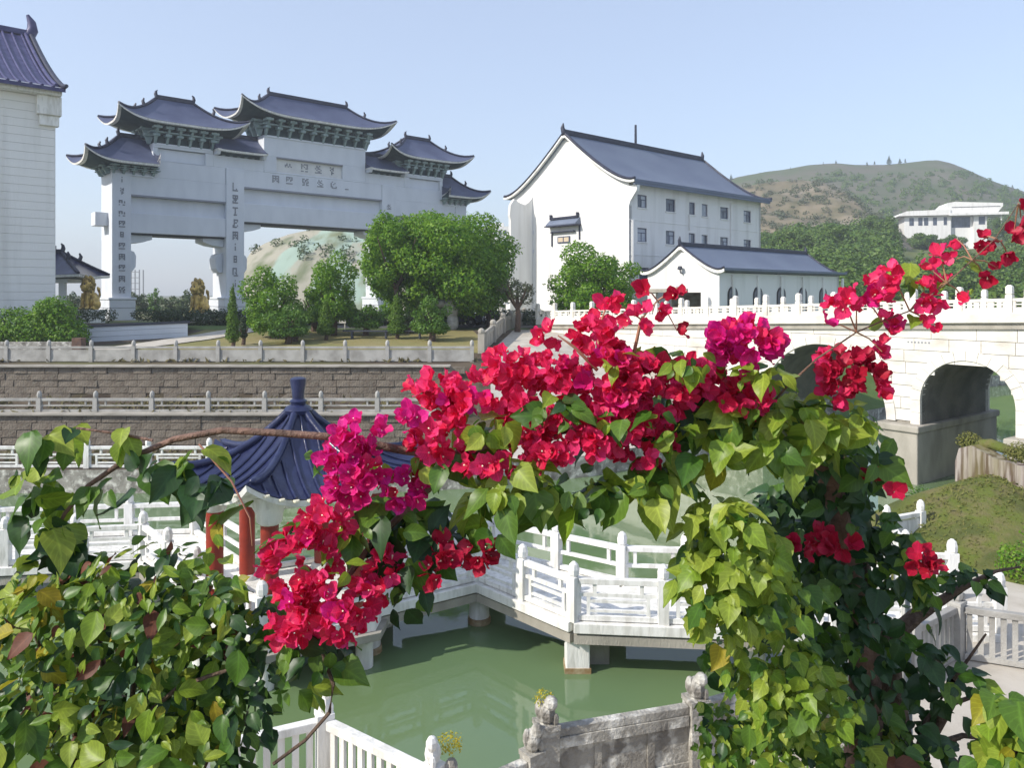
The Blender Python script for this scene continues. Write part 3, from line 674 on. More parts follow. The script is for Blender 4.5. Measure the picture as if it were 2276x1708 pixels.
for i in range(24):
    x = -.25-i*.55; MB().tube([(x, w, lz(w)+.05) for w in np.linspace(-1.1, 8.9, 14)], .075, 6).build('tile_rib', PURPLE, lr, smooth=60)
MB().tube([(.32, w, lz(w)+.10) for w in np.linspace(-1.5, 9, 14)], [.10]+[.17]*13, 8).build('rake_ridge', RIDGE, lr, smooth=60)
MB().tube([(-.02, w, lz(w)+.12) for w in np.linspace(-.6, 9, 14)], .12, 8).build('rake_ridge', PURPLE, lr, smooth=60)
MB().box(-16, .3, 8.8, 9.2, 19.5, 19.9).build('ridge', PURPLE, lr, bevel=.06)
MB().tube([(.15,9,19.4),(.42,9,20.0),(.36,9,20.5),(.12,9,20.95)], [.36,.34,.26,.1], 8).build('ridge_horn', PURPLE, lr, smooth=60)

# ---------------------------------------------------------------- small gate lodge with navy roof
lodge = thing('gate_lodge', (-36.9, 59, 5), 'small lodge with dark navy hipped roof and open columned porch by the left building', 'pavilion', R(8))
MB().box(-4, 4, -2.2, 2.2, 0, .25).build('floor_slab', CONC, lodge)
for x in (-3.4, -1.1, 1.1, 3.2): MB().box(x-.22, x+.22, -2.0, -1.6, .25, 3.1).build('column', WALLW, lodge, bevel=.03)
MB().box(-3.6, 1.0, 1.4, 1.6, .25, 3.1).build('rear_wall', DARK, lodge)
MB().box(-3.9, 3.7, -2.1, 2.1, 3.1, 3.4).build('lintel', WALLW, lodge)
hip_roof(lodge, 'lodge', 0, 0, 3.65, 4.6, 2.9, 2.4, 1.75, .08, tile=NAVY, finials=(1, 1), fascia=.2, pw=1.1)
MB().box(.6, 1.9, -.3, .3, 5.5, 5.95).build('roof_vent', NAVY, lodge)

# ---------------------------------------------------------------- modern villa on the hill
villa = thing('modern_villa', (102.2, 200, 18.0), 'white modern villa with flat rounded roofs on the wooded hillside', 'building', R(-14)); villa.scale = (.75,.75,.75)
MB().box(-1, 13.5, 0, 8, 4.5, 12.6).build('left_wing', WALLW, villa)
MB().prism([(-3.2,0),(-2.6,.8),(-.5,1.6),(13,1.9),(13,0)], lambda u, v, d: (u, d, 12.6+v), -1.6, 9).build('left_roof', WALLW, villa)
MB().box(13.5, 20.5, 1.5, 8, 0, 12.4).build('middle_block', WALLW, villa)
MB().box(20.5, 24.5, 0, 8, -2, 12.4).build('right_wing', WALLW, villa)
MB().box(12.5, 30.5, -1.8, 9.5, 12.4, 13.3).build('canopy', WALLW, villa)
MB().prism([(11,0),(11,2.2),(12.2,3.4),(14.5,3.8),(29,3.0),(29,2.0),(27.5,0)], lambda u, v, d: (u, d, 13.3+v), -1, 9).build('upper_roof', WALLW, villa)
MB().box(13.5, 28.2, -1.06, -.9, 15.1, 15.3).build('roof_slot', INK, villa)
MB().box(28.4, 28.8, -.6, -.2, 5, 12.4).build('slim_post', WALLW, villa)
for x, wd_ in ((.6,1.4),(3.4,1.3),(5.2,1.3),(8,1.2),(11.3,1.0),(22,1.9)):
    w = MB().box(x, x+wd_, -.06, .05, 9.3, 12.0).build('window', FRAME, villa)
    MB().box(x+.12, x+wd_-.12, -.09, -.05, 9.5, 11.85).build('pane', GLASS, w)
w = MB().box(14.2, 19.8, 1.4, 1.52, 8.5, 12.1).build('window', FRAME, villa)
for k in range(3): MB().box(14.4+k*1.8, 16.0+k*1.8, 1.36, 1.41, 8.7, 11.9).build('pane', GLASS, w)
# distant blocks between gateway and house
fb = thing('distant_block', (-4.6, 230, 5), 'hazy pale apartment block just left of the white house', 'building')
MB().box(-4.2, 3.6, 0, 8, 0, 22.5).build('wall', WALLW, fb); MB().box(-2.2, 2.2, 1, 6, 22.5, 23.6).build('roof_room', WALLW, fb)
for r in range(3):
    for k in range(5): MB().box(-3.7+k*1.45, -2.9+k*1.45, -.05, .02, 19.8-r*3, 21.4-r*3).build('window', GLASS, fb)
# ================================================================== STONE BRIDGE
BR = R(-53.13)
bridge = thing('stone_bridge', (15.8, 29.4, 0), 'white stone arch bridge with carved parapet crossing to the house', 'bridge', BR)
BWD = 6.0                                     # passage depth
def dk(x): return 6.47+.034*x                 # deck level, x along the face (right = +)
XL, XR = -23.5, 16.0
ARCH = [(-4.4, 2.85, 2.25), (1.38, 1.63, 3.15), (7.2, 2.85, 2.25)]   # centre, radius, springing of the round part
SPR = 2.2
def arch_h(x):                                # intrados height or None
    for c, r, zs in ARCH:
        if abs(x-c) < r: return zs+math.sqrt(max(0, r*r-(x-c)**2))
    return None
def span_cut(z):                              # solid x intervals at height z
    cuts = []
    for c, r, zs in ARCH:
        rr = r+.02
        if z <= zs: h = rr
        elif z < zs+rr: h = math.sqrt(rr*rr-(z-zs)**2)
        else: continue
        cuts.append((c-h, c+h))
    out = []; x = XL
    for a, c in sorted(cuts):
        if a > x: out.append((x, a))
        x = c
    out.append((x, XR)); return out
# core: vaults (intrados), spandrel backing, far face
for c, r, zs in ARCH:
    pts = [(c-r, SPR)]+[(c-r*math.cos(t), zs+r*math.sin(t)) for t in np.linspace(0, math.pi, 25)]+[(c+r, SPR)]
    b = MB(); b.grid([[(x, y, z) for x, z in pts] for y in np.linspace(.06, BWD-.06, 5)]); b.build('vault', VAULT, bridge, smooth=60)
    for y0, y1 in ((-.10, .30), (BWD-.3, BWD+.10)):
        ow = .36
        ring = [(c-r-ow, SPR)]+[(c-(r+ow)*math.cos(t), zs+(r+ow)*math.sin(t)) for t in np.linspace(0, math.pi, 25)]+[(c+r+ow, SPR)]
        ns = 14
        ts = np.linspace(0, math.pi, ns+1)
        for k in range(ns):
            seg = np.linspace(ts[k]+.004, ts[k+1]-.004, 4)
            poly = [(c-(r)*math.cos(t), zs+r*math.sin(t)) for t in seg]+[(c-(r+ow)*math.cos(t), zs+(r+ow)*math.sin(t)) for t in seg[::-1]]
            MB().prism(poly, lambda u, v, d: (u, d, v), y0, y1).build('ring_stone', STONEW, bridge)
        if zs > SPR+.2:
            for s in (-1, 1):
                for k in range(2):
                    z0 = SPR+(zs-SPR)*k/2; x0, x1 = sorted((c+s*r, c+s*(r+ow)))
                    MB().box(x0, x1, y0, y1, z0+.006, z0+(zs-SPR)/2-.006).build('ring_stone', STONEW, bridge)
        for t in (None,): pass
def solid_face(y, flip):
    b = MB(); xs = sorted(set(list(np.linspace(XL, XR, 160))+[c+s*r for c, r, z in ARCH for s in (-1, 1)]+[c+s*(r-.001) for c, r, z in ARCH for s in (-1, 1)]))
    for a, c in zip(xs[:-1], xs[1:]):
        m_ = (a+c)/2; h = arch_h(m_)
        lo = (lambda x: -1.0) if h is None else (lambda x: arch_h(min(max(x, m_-abs(m_-x)*.999), 99)) or SPR)
        b.add([(a, y, lo(a)), (c, y, lo(c)), (c, y, dk(c)), (a, y, dk(a))], [(0,1,2,3)])
    return b
solid_face(.02, 0).build('spandrel_core', CONC, bridge); solid_face(BWD-.02, 1).build('spandrel_core', CONC, bridge)
# face stones course by course
zc = 2.3; CH = .46; course = 0
blocks = 0
while zc < 6.4:
    z0, z1 = zc+.011, zc+CH-.011
    for (a, c) in span_cut(zc+CH*.5):
        lim0, lim1 = a, c
        x = a
        L0 = 1.25+.35*((course*37) % 3)/2
        first = True
        while x < c-.02:
            w = (L0*(.5 if (first and course % 2) else 1))*rnd.uniform(.85, 1.2); first = False
            e = min(x+w, c)
            if c-e < .35: e = c
            top = min(z1, dk((x+e)/2)-.30)
            if top > z0+.05 and e > x+.05:
                MB().box(x+.009, e-.009, -.045, .015, z0, top).build('face_stone', STONEW, bridge); blocks += 1
            x = e
    zc += CH; course += 1
# piers with cut fronts
for x0, x1 in ((-1.55, -.25), (3.01, 4.35)):
    p = MB().box(x0-.12, x1+.12, -.55, BWD+.55, -1.4, 1.95).build('pier', CONC, bridge, bevel=.05)
    MB().box(x0-.2, x1+.2, -.65, BWD+.65, 1.95, 2.22).build('pier_cap', CONC, p, bevel=.05)
for x0, x1 in ((XL, -7.25), (10.05, XR)):
    MB().box(x0, x1, .05, BWD-.05, -1.2, 2.3).build('abutment', STONEG, bridge)
    MB().box(x0, x1, -.06, BWD+.06, -1.2, 2.26).build('abutment_face', STONEG, bridge) if x0 == XL else None
def slant(x0, x1, y0, y1, lo, hi):
    return MB().add([(x0,y0,dk(x0)+lo),(x1,y0,dk(x1)+lo),(x1,y1,dk(x1)+lo),(x0,y1,dk(x0)+lo),(x0,y0,dk(x0)+hi),(x1,y0,dk(x1)+hi),(x1,y1,dk(x1)+hi),(x0,y1,dk(x0)+hi)],
                    [(0,3,2,1),(4,5,6,7),(0,1,5,4),(1,2,6,5),(2,3,7,6),(3,0,4,7)])
slant(XL, XR, .0, BWD, -.34, -.02).build('deck', PAVE, bridge)
for y0, y1, s in ((-.30, .25, -1), (BWD-.25, BWD+.30, 1)):
    slant(XL, XR, y0, y1, -.36, 0).build('deck_edge', STONEW, bridge, bevel=.03)
    slant(XL, XR, y0+.14*(s < 0), y1-.14*(s > 0), -.58, -.36).build('cornice', CONC, bridge)
# carved parapet
NB = 24; step = (XR-XL)/NB
for y in (-.12, BWD+.12):
    for i in range(NB+1):
        x = XL+i*step
        b = MB(); b.box(x-.11, x+.11, y-.11, y+.11, dk(x), dk(x)+.62)
        b.taper(x, y, dk(x)+.62, dk(x)+.66, .08, .08, .08, .08); b.taper(x, y, dk(x)+.66, dk(x)+.90, .105, .105, .10, .10); b.taper(x, y, dk(x)+.90, dk(x)+.97, .10, .10, .05, .05); b.build('parapet_post', STONEW, bridge)
        if i == NB: continue
        a, c = x+.11, x+step-.11
        p = slant(a, c, y-.07, y+.07, .40, .50).build('parapet_rail', STONEW, bridge)
        slant(a, c, y-.06, y+.06, .0, .09).build('parapet_foot', STONEW, p)
        slant(a, c, y-.05, y+.05, .09, .17).build('panel_slab', STONEW, p)
        nseg = 3
        for k in range(nseg+1):
            xx = a+(c-a)*k/nseg; slant(max(a, xx-.09), min(c, xx+.09), y-.05, y+.05, .17, .40).build('panel_block', STONEW, p)
        slant(a, c, y-.045, y+.045, .27, .31).build('panel_bar', STONEW, p)
# faint inscription near the right arch
for k in range(7): MB().box(-.75+k*.13, -.68+k*.13, -.052, -.046, 5.33, 5.40).build('inscription_mark', INKF, bridge)

# ================================================================== RAILINGS
def post_mesh(h=1.0, w=.10, head='round'):
    b = MB(); b.box(-w, w, -w, w, 0, h-.2)
    if head == 'round': b.lathe([(w*.75,h-.2),(w*1.05,h-.16),(w*1.1,h-.06),(w*.85,h+.03),(w*.3,h+.08)], (0,0,0), 8)
    elif head == 'lion':
        b.box(-w*1.1, w*1.1, -w*1.1, w*1.1, h-.2, h-.14); b.ball((0,.0,h-.02), (w*.9,w*1.0,.15), 8, 6); b.ball((w*.3,-w*.5,h+.12), (w*.7,w*.7,.09), 8, 5); b.ball((-w*.6,w*.2,h+.02), (w*.5,w*.5,.12), 7, 5); b.ball((w*.7,-w*.7,h-.08), (w*.35,w*.35,.08), 6, 5)
    return b.mesh('post')
PM = {}
def rail_run(root, a, b, npan, mats, h=.85, head='round', style='fret', first=True, last=True, pw=.10):
    a, b = Vector(a), Vector(b); org = root.matrix_world if False else None
    o = Vector(root.location); a = a-o; b = b-o
    key = (head, round(h, 2), pw)
    if key not in PM: PM[key] = post_mesh(h+.22, pw, head)
    ang = math.atan2((b-a).y, (b-a).x)
    me = PM[key]
    if not me.materials: me.materials.append(mats)
    elif me.materials[0] is not mats:
        me = me.copy(); me.materials[0] = mats
    d = (b-a)/npan
    for i in range(npan+1):
        if (i == 0 and not first) or (i == npan and not last): continue
        p = bpy.data.objects.new('post', me); link(p, root); p.location = a+d*i; p.rotation_euler = (0, 0, ang)
    u = d.normalized()
    for i in range(npan):
        p0 = a+d*i+u*pw; p1 = a+d*(i+1)-u*pw; ln = (p1-p0).length
        r = MB().beam(p0, p1, .13, h-.11, h).build('top_rail', mats, root, bevel=.012)
        MB().beam(p0, p1, .11, .03, .12).build('bottom_rail', mats, r)
        if style == 'fret':
            MB().beam(p0, p1, .07, h*.58, h*.66).build('middle_rail', mats, r)
            q0, q1 = p0+(p1-p0)*.12, p0+(p1-p0)*.88
            MB().beam(q0, q1, .06, h*.44, h*.50).build('inner_rail', mats, r); MB().beam(q0, q1, .06, h*.22, h*.28).build('inner_rail', mats, r)
            for t in (.12, .88):
                q = p0+(p1-p0)*t; MB().beam(q-u*.035, q+u*.035, .065, .12, h*.58).build('stub', mats, r)
            for t in (.2, .8):
                q = p0+(p1-p0)*t; MB().beam(q-u*.035, q+u*.035, .065, h*.66, h-.11).build('stub', mats, r)
        elif style == 'two':
            MB().beam(p0, p1, .07, h*.45, h*.54).build('middle_rail', mats, r)
            for t in (.15, .85):
                q = p0+(p1-p0)*t; MB().beam(q-u*.035, q+u*.035, .065, h*.54, h-.11).build('stub', mats, r)
        elif style == 'slat':
            nsl = max(4, int(ln/.16))
            for k in range(nsl):
                q = p0+(p1-p0)*((k+.5)/nsl); MB().beam(q-u*.04, q+u*.04, .05, .12, h-.11).build('slat', mats, r)
        elif style == 'slab':
            MB().beam(p0, p1, .06, .12, h-.16).build('panel_slab', mats, r)
        elif style == 'heavy':
            MB().beam(p0+u*.02, p1-u*.02, .17, h-.24, h-.11).build('rail_moulding', mats, r)
            MB().beam(p0, p1, .06, .12, h-.24).build('panel_slab', mats, r)
            for t in (.3, .7):
                q = p0+(p1-p0)*t; MB().beam(q-u*.05, q+u*.05, .10, .12, h-.24).build('stub', mats, r)
# ================================================================== ZIGZAG WALKWAY
walk = thing('zigzag_walkway', (0, 16, 0), 'white zigzag walkway on round pillars with low railings over the green pond', 'walkway')
ZD = 1.0
def deck_part(name, poly, z0, z1, m, parent, off=(0,16)):
    return MB().prism(poly, lambda u, v, d: (u-off[0], v-off[1], d), z0, z1).build(name, m, parent)
front = [(-2.75,15.35),(-.74,16.7),(1.17,14.66),(4.5,14.35),(8.9,14.15)]
back = [(-2.45,17.45),(-.35,18.35),(2.35,16.5),(5,16.25),(9.1,16.0)]
for i in range(4):
    g = .004*i
    deck_part('deck', [front[i], front[i+1], back[i+1], back[i]], ZD-.20-g, ZD-g, WHITE, walk)
    for ed in (front, back):
        a, c = Vector((*ed[i], 0))-Vector((0,16,0)), Vector((*ed[i+1], 0))-Vector((0,16,0))
        MB().beam(a, c, .22, ZD-.38, ZD-.205-g).build('edge_beam', CONC, walk)
        MB().beam(a, c, .30, ZD-.17, ZD+.02+g*.5).build('kerb', WHITE, walk, bevel=.015)
for i in range(4):
    npn = {0: 2, 1: 2, 2: 2, 3: 3}[i]
    rail_run(walk, (*front[i], ZD+.02), (*front[i+1], ZD+.02), npn, WHITE, .82, 'round', 'fret', first=(i == 0))
    rail_run(walk, (*back[i], ZD+.02), (*back[i+1], ZD+.02), npn, WHITE, .82, 'round', 'two' if i < 3 else 'fret', first=(i == 0))
for (x, y, r) in ((-2.85,15.6,.20),(-.72,17.0,.22),(-.35,18.0,.2),(2.2,16.3,.2),(4.6,14.7,.2),(4.9,16.0,.2),(7.8,14.5,.2),(7.9,15.8,.2)):
    MB().lathe([(r*1.12,-1.5),(r*1.12,.06),(r,.10),(r,ZD-.37)], (x, y-16, 0), 14).build('pillar', WHITE, walk, smooth=50); MB().lathe([(r*1.15,-.2),(r*1.15,.10),(r*1.13,.13)], (x, y-16, 0), 14).build('water_stain', STAIN, walk, smooth=50)
MB().box(1.02, 1.48, -1.32, -.9, -1.5, ZD-.22).build('pillar', WHITE, walk, bevel=.02)
MB().box(1.0, 1.5, -1.34, -.88, -.3, .10).build('water_stain', STAIN, walk)
MB().box(1.46, 1.9, -.95, -.5, -1.5, ZD-.4).build('pillar', CONC, walk, bevel=.03)
# ---------------------------------------------------------------- pavilion
PC = Vector((-4.42, 16.0)); PA = R(267)
pav = thing('hexagonal_pavilion', (PC.x, PC.y, 0), 'hexagonal pavilion with navy glazed pointed roof and red columns on the pond', 'pavilion')
def hexp(r, k, a0=PA): return (r*math.cos(a0+k*math.pi/3), r*math.sin(a0+k*math.pi/3))
MB().prism([hexp(2.15, k) for k in range(6)], lambda u, v, d: (u, v, d), ZD-.25, ZD+.006).build('floor_slab', WHITE, pav)
MB().prism([hexp(2.28, k) for k in range(6)], lambda u, v, d: (u, v, d), ZD-.40, ZD-.26).build('floor_beam', CONC, pav)
for k in range(6):
    x, y = hexp(1.62, k)
    c = MB().lathe([(.165,ZD+.1),(.165,3.05)], (x, y, 0), 16).build('column', REDC, pav, smooth=50)
    MB().lathe([(.24,ZD),(.24,ZD+.06),(.18,ZD+.12)], (x, y, 0), 14).build('column_base', WHITE, c, smooth=50)
    MB().lathe([(.17,2.93),(.23,2.98),(.25,3.15),(.33,3.30),(.36,3.48)], (x, y, 0), 14).build('capital', WHITE, c, smooth=50)
    x2, y2 = hexp(1.62, k+1); MB().beam((x,y,0), (x2,y2,0), .18, 3.2, 3.44).build('tie_beam', WHITE, pav)
    MB().lathe([(.17,-1.5),(.17,ZD-.5)], (x*1.15, y*1.15, 0), 12).build('pillar', WHITE, pav, smooth=50)
EZ, PH, UP, RE = 3.52, 1.08, .42, 2.58
def proof(k, u, v):                            # face k, u in [-1,1] along the eave, v up to the apex
    a, b = Vector(hexp(RE, k)), Vector(hexp(RE, k+1))
    e = a*(1-(u+1)/2)+b*((u+1)/2); c = abs(u)**3; e = e*(1+.06*c)
    p = e*(1-v)+e.normalized()*.10*v
    return (p.x, p.y, EZ+PH*v**2.3+.26*v+UP*c*(1-v)**2.5)
b = MB()
for k in range(6): b.grid([[proof(k, u, v) for u in np.linspace(-1, 1, 17)] for v in np.linspace(0, 1, 12)])
pr = b.build('roof_tiles', NAVY, pav, smooth=40)
b = MB()
for k in range(6):
    us = np.linspace(-1, 1, 17); e = [Vector(proof(k, u, 0)) for u in us]
    b.grid([[tuple(p-Vector((0,0,.015))) for p in e], [(p.x*.985, p.y*.985, p.z-.13) for p in e], [(p.x*.62, p.y*.62, EZ-.12) for p in e], [(0,0,EZ-.05)]*17])
b.build('eave_soffit', WHITE, pr)
for k in range(6):
    pts = [Vector(proof(k, -1, v))+Vector((0,0,.05)) for v in np.linspace(-.02, .97, 14)]
    MB().tube(pts, [.05]+[.075]*13, 8).build('hip_ridge', NAVY, pr, smooth=60)
    q = pts[0]; d = Vector((q.x, q.y, 0)).normalized()
    MB().tube([q+d*-.1, q+d*.10+Vector((0,0,.02)), q+d*.26+Vector((0,0,.14)), q+d*.33+Vector((0,0,.30))], [.09,.085,.065,.03], 8).build('eave_horn', NAVY, pr, smooth=60)
    MB().box(-.07, .07, -.07, .07, -.17, -.02).build('corner_block', CREAM, pr).location = (q.x*.985, q.y*.985, q.z)
    half = RE*.5
    for j in range(-4, 5):
        o = j*.25; vm = max(.15, min(.97, 1-(abs(o)+.06)/half)) if j else .96
        pts = []
        for v in np.linspace(0, vm, 9):
            w = half*(1-v)+.03; u = max(-1, min(1, o/w)); p = Vector(proof(k, u, v)); pts.append(p+Vector((0,0,.022)))
        rib = MB().tube(pts, .029, 6).build('tile_rib', NAVY, pr, smooth=60)
        MB().lathe([(.055,-.02),(.06,.0),(.055,.02)], (0,0,0), 8).build('drip_tile', CREAM, rib).location = pts[0]+Vector((pts[0].x,pts[0].y,0)).normalized()*.03+Vector((0,0,-.04))
MB().lathe([(.27,4.74),(.30,4.82),(.24,4.89),(.15,4.93),(.18,5.0),(.12,5.05),(.13,5.2),(.165,5.4),(.165,5.46),(.10,5.49)], (0,0,0), 14).build('finial', NAVY, pav, smooth=50)
# pavilion railings between its columns (open where the walkway arrives)
for k in (0, 1, 2, 3, 4, 5):
    if k in (1, 4): continue
    x, y = hexp(2.0, k); x2, y2 = hexp(2.0, k+1)
    rail_run(pav, (PC.x+x, PC.y+y, ZD), (PC.x+x2, PC.y+y2, ZD), 1, WHITE, .72, 'round', 'two', last=False)
# walkway arm to the left bank
arm = thing('walkway_arm', (-9, 18.5, 0), 'white railed walkway arm running from the pavilion to the left', 'walkway')
fa = [(-6.35,15.55),(-8.6,18.05),(-13.0,17.4),(-19,17.2)]; ba = [(-5.9,17.35),(-8.2,20.0),(-13.0,19.45),(-19,19.2)]
for i in range(3):
    g = .004*i
    deck_part('deck', [fa[i], fa[i+1], ba[i+1], ba[i]], ZD-.20-g, ZD-.01-g, WHITE, arm, (-9, 18.5))
    for ed in (fa, ba):
        a, c = Vector((*ed[i], 0))-Vector((-9,18.5,0)), Vector((*ed[i+1], 0))-Vector((-9,18.5,0))
        MB().beam(a, c, .22, ZD-.38, ZD-.205-g).build('edge_beam', CONC, arm); MB().beam(a, c, .30, ZD-.17, ZD+.02+g*.5).build('kerb', WHITE, arm, bevel=.015)
    for ed, st in ((fa, 'fret'), (ba, 'two')): rail_run(arm, (*ed[i], ZD+.02), (*ed[i+1], ZD+.02), {0: 2, 1: 3, 2: 4}[i], WHITE, .82, 'round', st, first=(i == 0))
for x, y in ((-8.5,18.2),(-8.2,19.8),(-12.8,17.6),(-12.8,19.2),(-17,17.4),(-17,19)): MB().lathe([(.22,-1.5),(.22,.05),(.2,.1),(.2,ZD-.4)], (x+9, y-18.5, 0), 12).build('pillar', WHITE, arm, smooth=50)
# ---------------------------------------------------------------- quay and bank railings
def railing(name, a, b, npan, m, h, head, style, label, group=None, pw=.10):
    r = thing(name, a, label, 'railing', group=group); rail_run(r, a, b, npan, m, h, head, style, pw=pw); return r
def railing_poly(name, pts, pans, m, h, head, style, label, pw=.10):
    r = thing(name, pts[0], label, 'railing')
    for i in range(len(pts)-1): rail_run(r, pts[i], pts[i+1], pans[i], m, h, head, style, first=(i == 0), pw=pw)
    return r
railing('stone_railing', (-40,36.7,4.0), (-1.9,36.7,4.0), 19, RAILP, .74, 'round', 'slab', 'weathered grey slab railing along the top of the brown bank', pw=.09)
railing('stone_railing', (-40,31.6,2.38), (-3.2,31.6,2.38), 16, RAILP, .58, 'round', 'two', 'pale low railing halfway down the brown bank', pw=.09)
railing('white_railing', (-40,28.25,.86), (-6.6,28.25,.86), 15, WHITE, .80, 'round', 'fret', 'white fretwork railing on the far quay at the water edge')
railing_poly('ramp_balustrade', [(-1.5,38,4.3),(-.55,46,4.9),(.9,56,5.0)], [2, 3], CONC, .95, 'round', 'heavy', 'pale stone balustrade climbing beside the concrete ramp', pw=.16)
railing_poly('white_railing', [(-4.0,9.15,.9),(-2.4,9.9,.9),(-.9,8.8,.9)], [1, 1], WHITE, .88, 'lion', 'slat', 'near white slatted railing below the red flower cluster', pw=.10)
railing_poly('stone_railing', [(-.75,8.85,.9),(.25,9.57,.9)], [1], STONEG, .58, 'lion', 'heavy', 'low lichen-whitened stone railing at the bottom centre', pw=.11)
railing_poly('stone_railing', [(.43,9.7,.9),(2.45,10.3,.9),(4.4,11.2,.9)], [1, 1], STONEG, .86, 'lion', 'heavy', 'lichened grey stone railing at the near pond corner', pw=.13)
railing_poly('stone_railing', [(5.2,11.6,.9),(7.7,13.4,.9),(9.6,12.6,.9),(13,12.2,.9)], [2, 1, 2], RAILP, .92, 'lion', 'slat', 'grey stone railing behind the ivy column on the right', pw=.11)
railing_poly('white_railing', [(8.7,17.1,.9),(9.25,19.1,.9),(10.35,19.6,.9)], [1, 1], WHITE, .80, 'round', 'slab', 'short white railing on the right landing below the bridge pier', pw=.09)
# coursed brown retaining walls of the terraces, stone by stone
for y_, z0, z1, lab in ((31.1,.86,2.34,'lower coursed brown stone retaining wall of the far bank'),(34.95,2.44,3.92,'upper coursed brown stone retaining wall below the slab railing')):
    t = thing('retaining_wall', (-14, y_, z0), lab, 'wall')
    MB().box(-26, 11.2, .10, .5, -.3, z1-z0).build('wall_core', SOIL, t)
    nC = 5; ch = (z1-z0)/nC; shared = {}
    for c_ in range(nC):
        x = -10.5+(.4 if c_ % 2 else 0)
        while x < 11:
            w = rnd.choice((.6,.8,1.0,1.2)); k_ = (w, rnd.randrange(3))
            if k_ not in shared:
                r_ = random.Random(hash(k_)); mm = MB(); j = lambda: r_.uniform(-.012, .012)
                mm.add([(0+j(),j(),0+j()),(w-.02+j(),j(),0+j()),(w-.02,.2,0),(0,.2,0),(0+j(),j()+.03,ch-.02+j()),(w-.02+j(),j()+.03,ch-.02+j()),(w-.02,.2,ch-.02),(0,.2,ch-.02)],[(0,3,2,1),(4,5,6,7),(0,1,5,4),(1,2,6,5),(2,3,7,6),(3,0,4,7)])
                me_ = mm.mesh('stone'); me_.materials.append(COURSE); shared[k_] = me_
            o_ = bpy.data.objects.new('stone', shared[k_]); link(o_, t); o_.location = (x, -.06+rnd.uniform(-.025,.025)+c_*.02, c_*ch+.01); x += w
    MB().box(-26, 11.2, -.1, .55, z1-z0, z1-z0+.07).build('coping', CONC, t)
# ---------------------------------------------------------------- right bank: mossy mound, streaked retaining wall
def mound(name, cx, cy, z0, z1, rx, ry, m, label, cat, seed=0, power=1.0, ax=0, ay=0):
    rows = []
    for i in range(15):
        t = i/14; r = []
        for k in range(41):
            a = 2*math.pi*k/40; w = 1+.10*math.sin(3*a+seed)+.06*math.sin(7*a+seed*2)
            r.append((cx+ax*(1-t)+rx*t*w*math.cos(a), cy+ay*(1-t)+ry*t*w*math.sin(a), z0+(z1-z0)*(1-t**power)+.07*math.sin(9*a+5*t+seed)*t*(1-t)*3))
        rows.append(r)
    b = MB(); b.grid(rows); o = b.build(name, m, smooth=60); tag(o, kind='structure'); return o
mound('mossy_embankment', 12.2, 19.4, .5, 2.25, 3.7, 3.2, MOSS, '', '', 1.0, 1.5, .8, 1.6)
rw = thing('retaining_wall', (12.95, 22.3, 0), 'streaked brown and white retaining wall with a mossy rounded end on the right', 'wall')
MB().prism([(0,-.6),(8,-.6),(8,2.35),(4,2.5),(1.2,2.72),(.5,2.95),(.12,2.8),(0,2.4)], lambda u, v, d: (u*.36-d*.93+.2, -u*.93-d*.36+.1, v), 0, .45).build('wall_face', STREAK, rw)
MB().tube([(.2+.0,.1,2.3),(.22,.05,2.85),(.5,-.6,3.0),(1.0,-1.6,2.8),(2.6,-5.6,2.55)], [.10,.18,.15,.12,.10], 8).build('mossy_coping', MOSS, rw, smooth=60)
# ================================================================== TREES AND PLANTING
def leaves_np(Pn, Nn, size, aspect=.6, jit=.35, name='crown'):
    n_ = len(Pn); up = rng.normal(size=(n_, 3)); t = np.cross(Nn, up); t /= np.linalg.norm(t, axis=1, keepdims=True)+1e-9
    s = np.cross(Nn, t); sz = (size*(1+jit*rng.uniform(-1, 1, n_)))[:, None]
    v = np.stack([Pn-t*sz*.5, Pn+s*sz*aspect*.5-Nn*sz*.06, Pn+t*sz*.5, Pn-s*sz*aspect*.5-Nn*sz*.06], 1).reshape(-1, 3)
    me = bpy.data.meshes.new(name); me.vertices.add(n_*4); me.vertices.foreach_set('co', v.astype('f').ravel())
    me.loops.add(n_*4); me.loops.foreach_set('vertex_index', np.arange(n_*4, dtype='i'))
    me.polygons.add(n_); me.polygons.foreach_set('loop_start', np.arange(0, n_*4, 4, dtype='i')); me.polygons.foreach_set('loop_total', np.full(n_, 4, 'i'))
    me.update(); me.validate(); return me
def blob_pts(blobs, dens, inner=.55):
    Ps, Ns = [], []
    for (cx, cy, cz, rx, ry, rz) in blobs:
        area = 4*math.pi*((rx*ry)**1.6/3+(rx*rz)**1.6/3+(ry*rz)**1.6/3)**(1/1.6); k = max(20, int(area*dens))
        d = rng.normal(size=(k, 3)); d /= np.linalg.norm(d, axis=1, keepdims=True)
        bump = 1+.16*np.sin(d[:, 0]*7+cx*3)*np.sin(d[:, 1]*6+cy)*np.sin(d[:, 2]*7+cz*2)+.10*np.sin(d[:, 0]*15+d[:, 2]*13+cx)
        rr = (inner+(1-inner)*rng.uniform(0, 1, k)**.45)*bump
        p = d*rr[:, None]*np.array([rx, ry, rz])+np.array([cx, cy, cz]); nn = d+rng.normal(size=(k, 3))*.55+np.array([0,0,.35]); nn /= np.linalg.norm(nn, axis=1, keepdims=True)
        Ps.append(p); Ns.append(nn)
    return np.concatenate(Ps), np.concatenate(Ns)
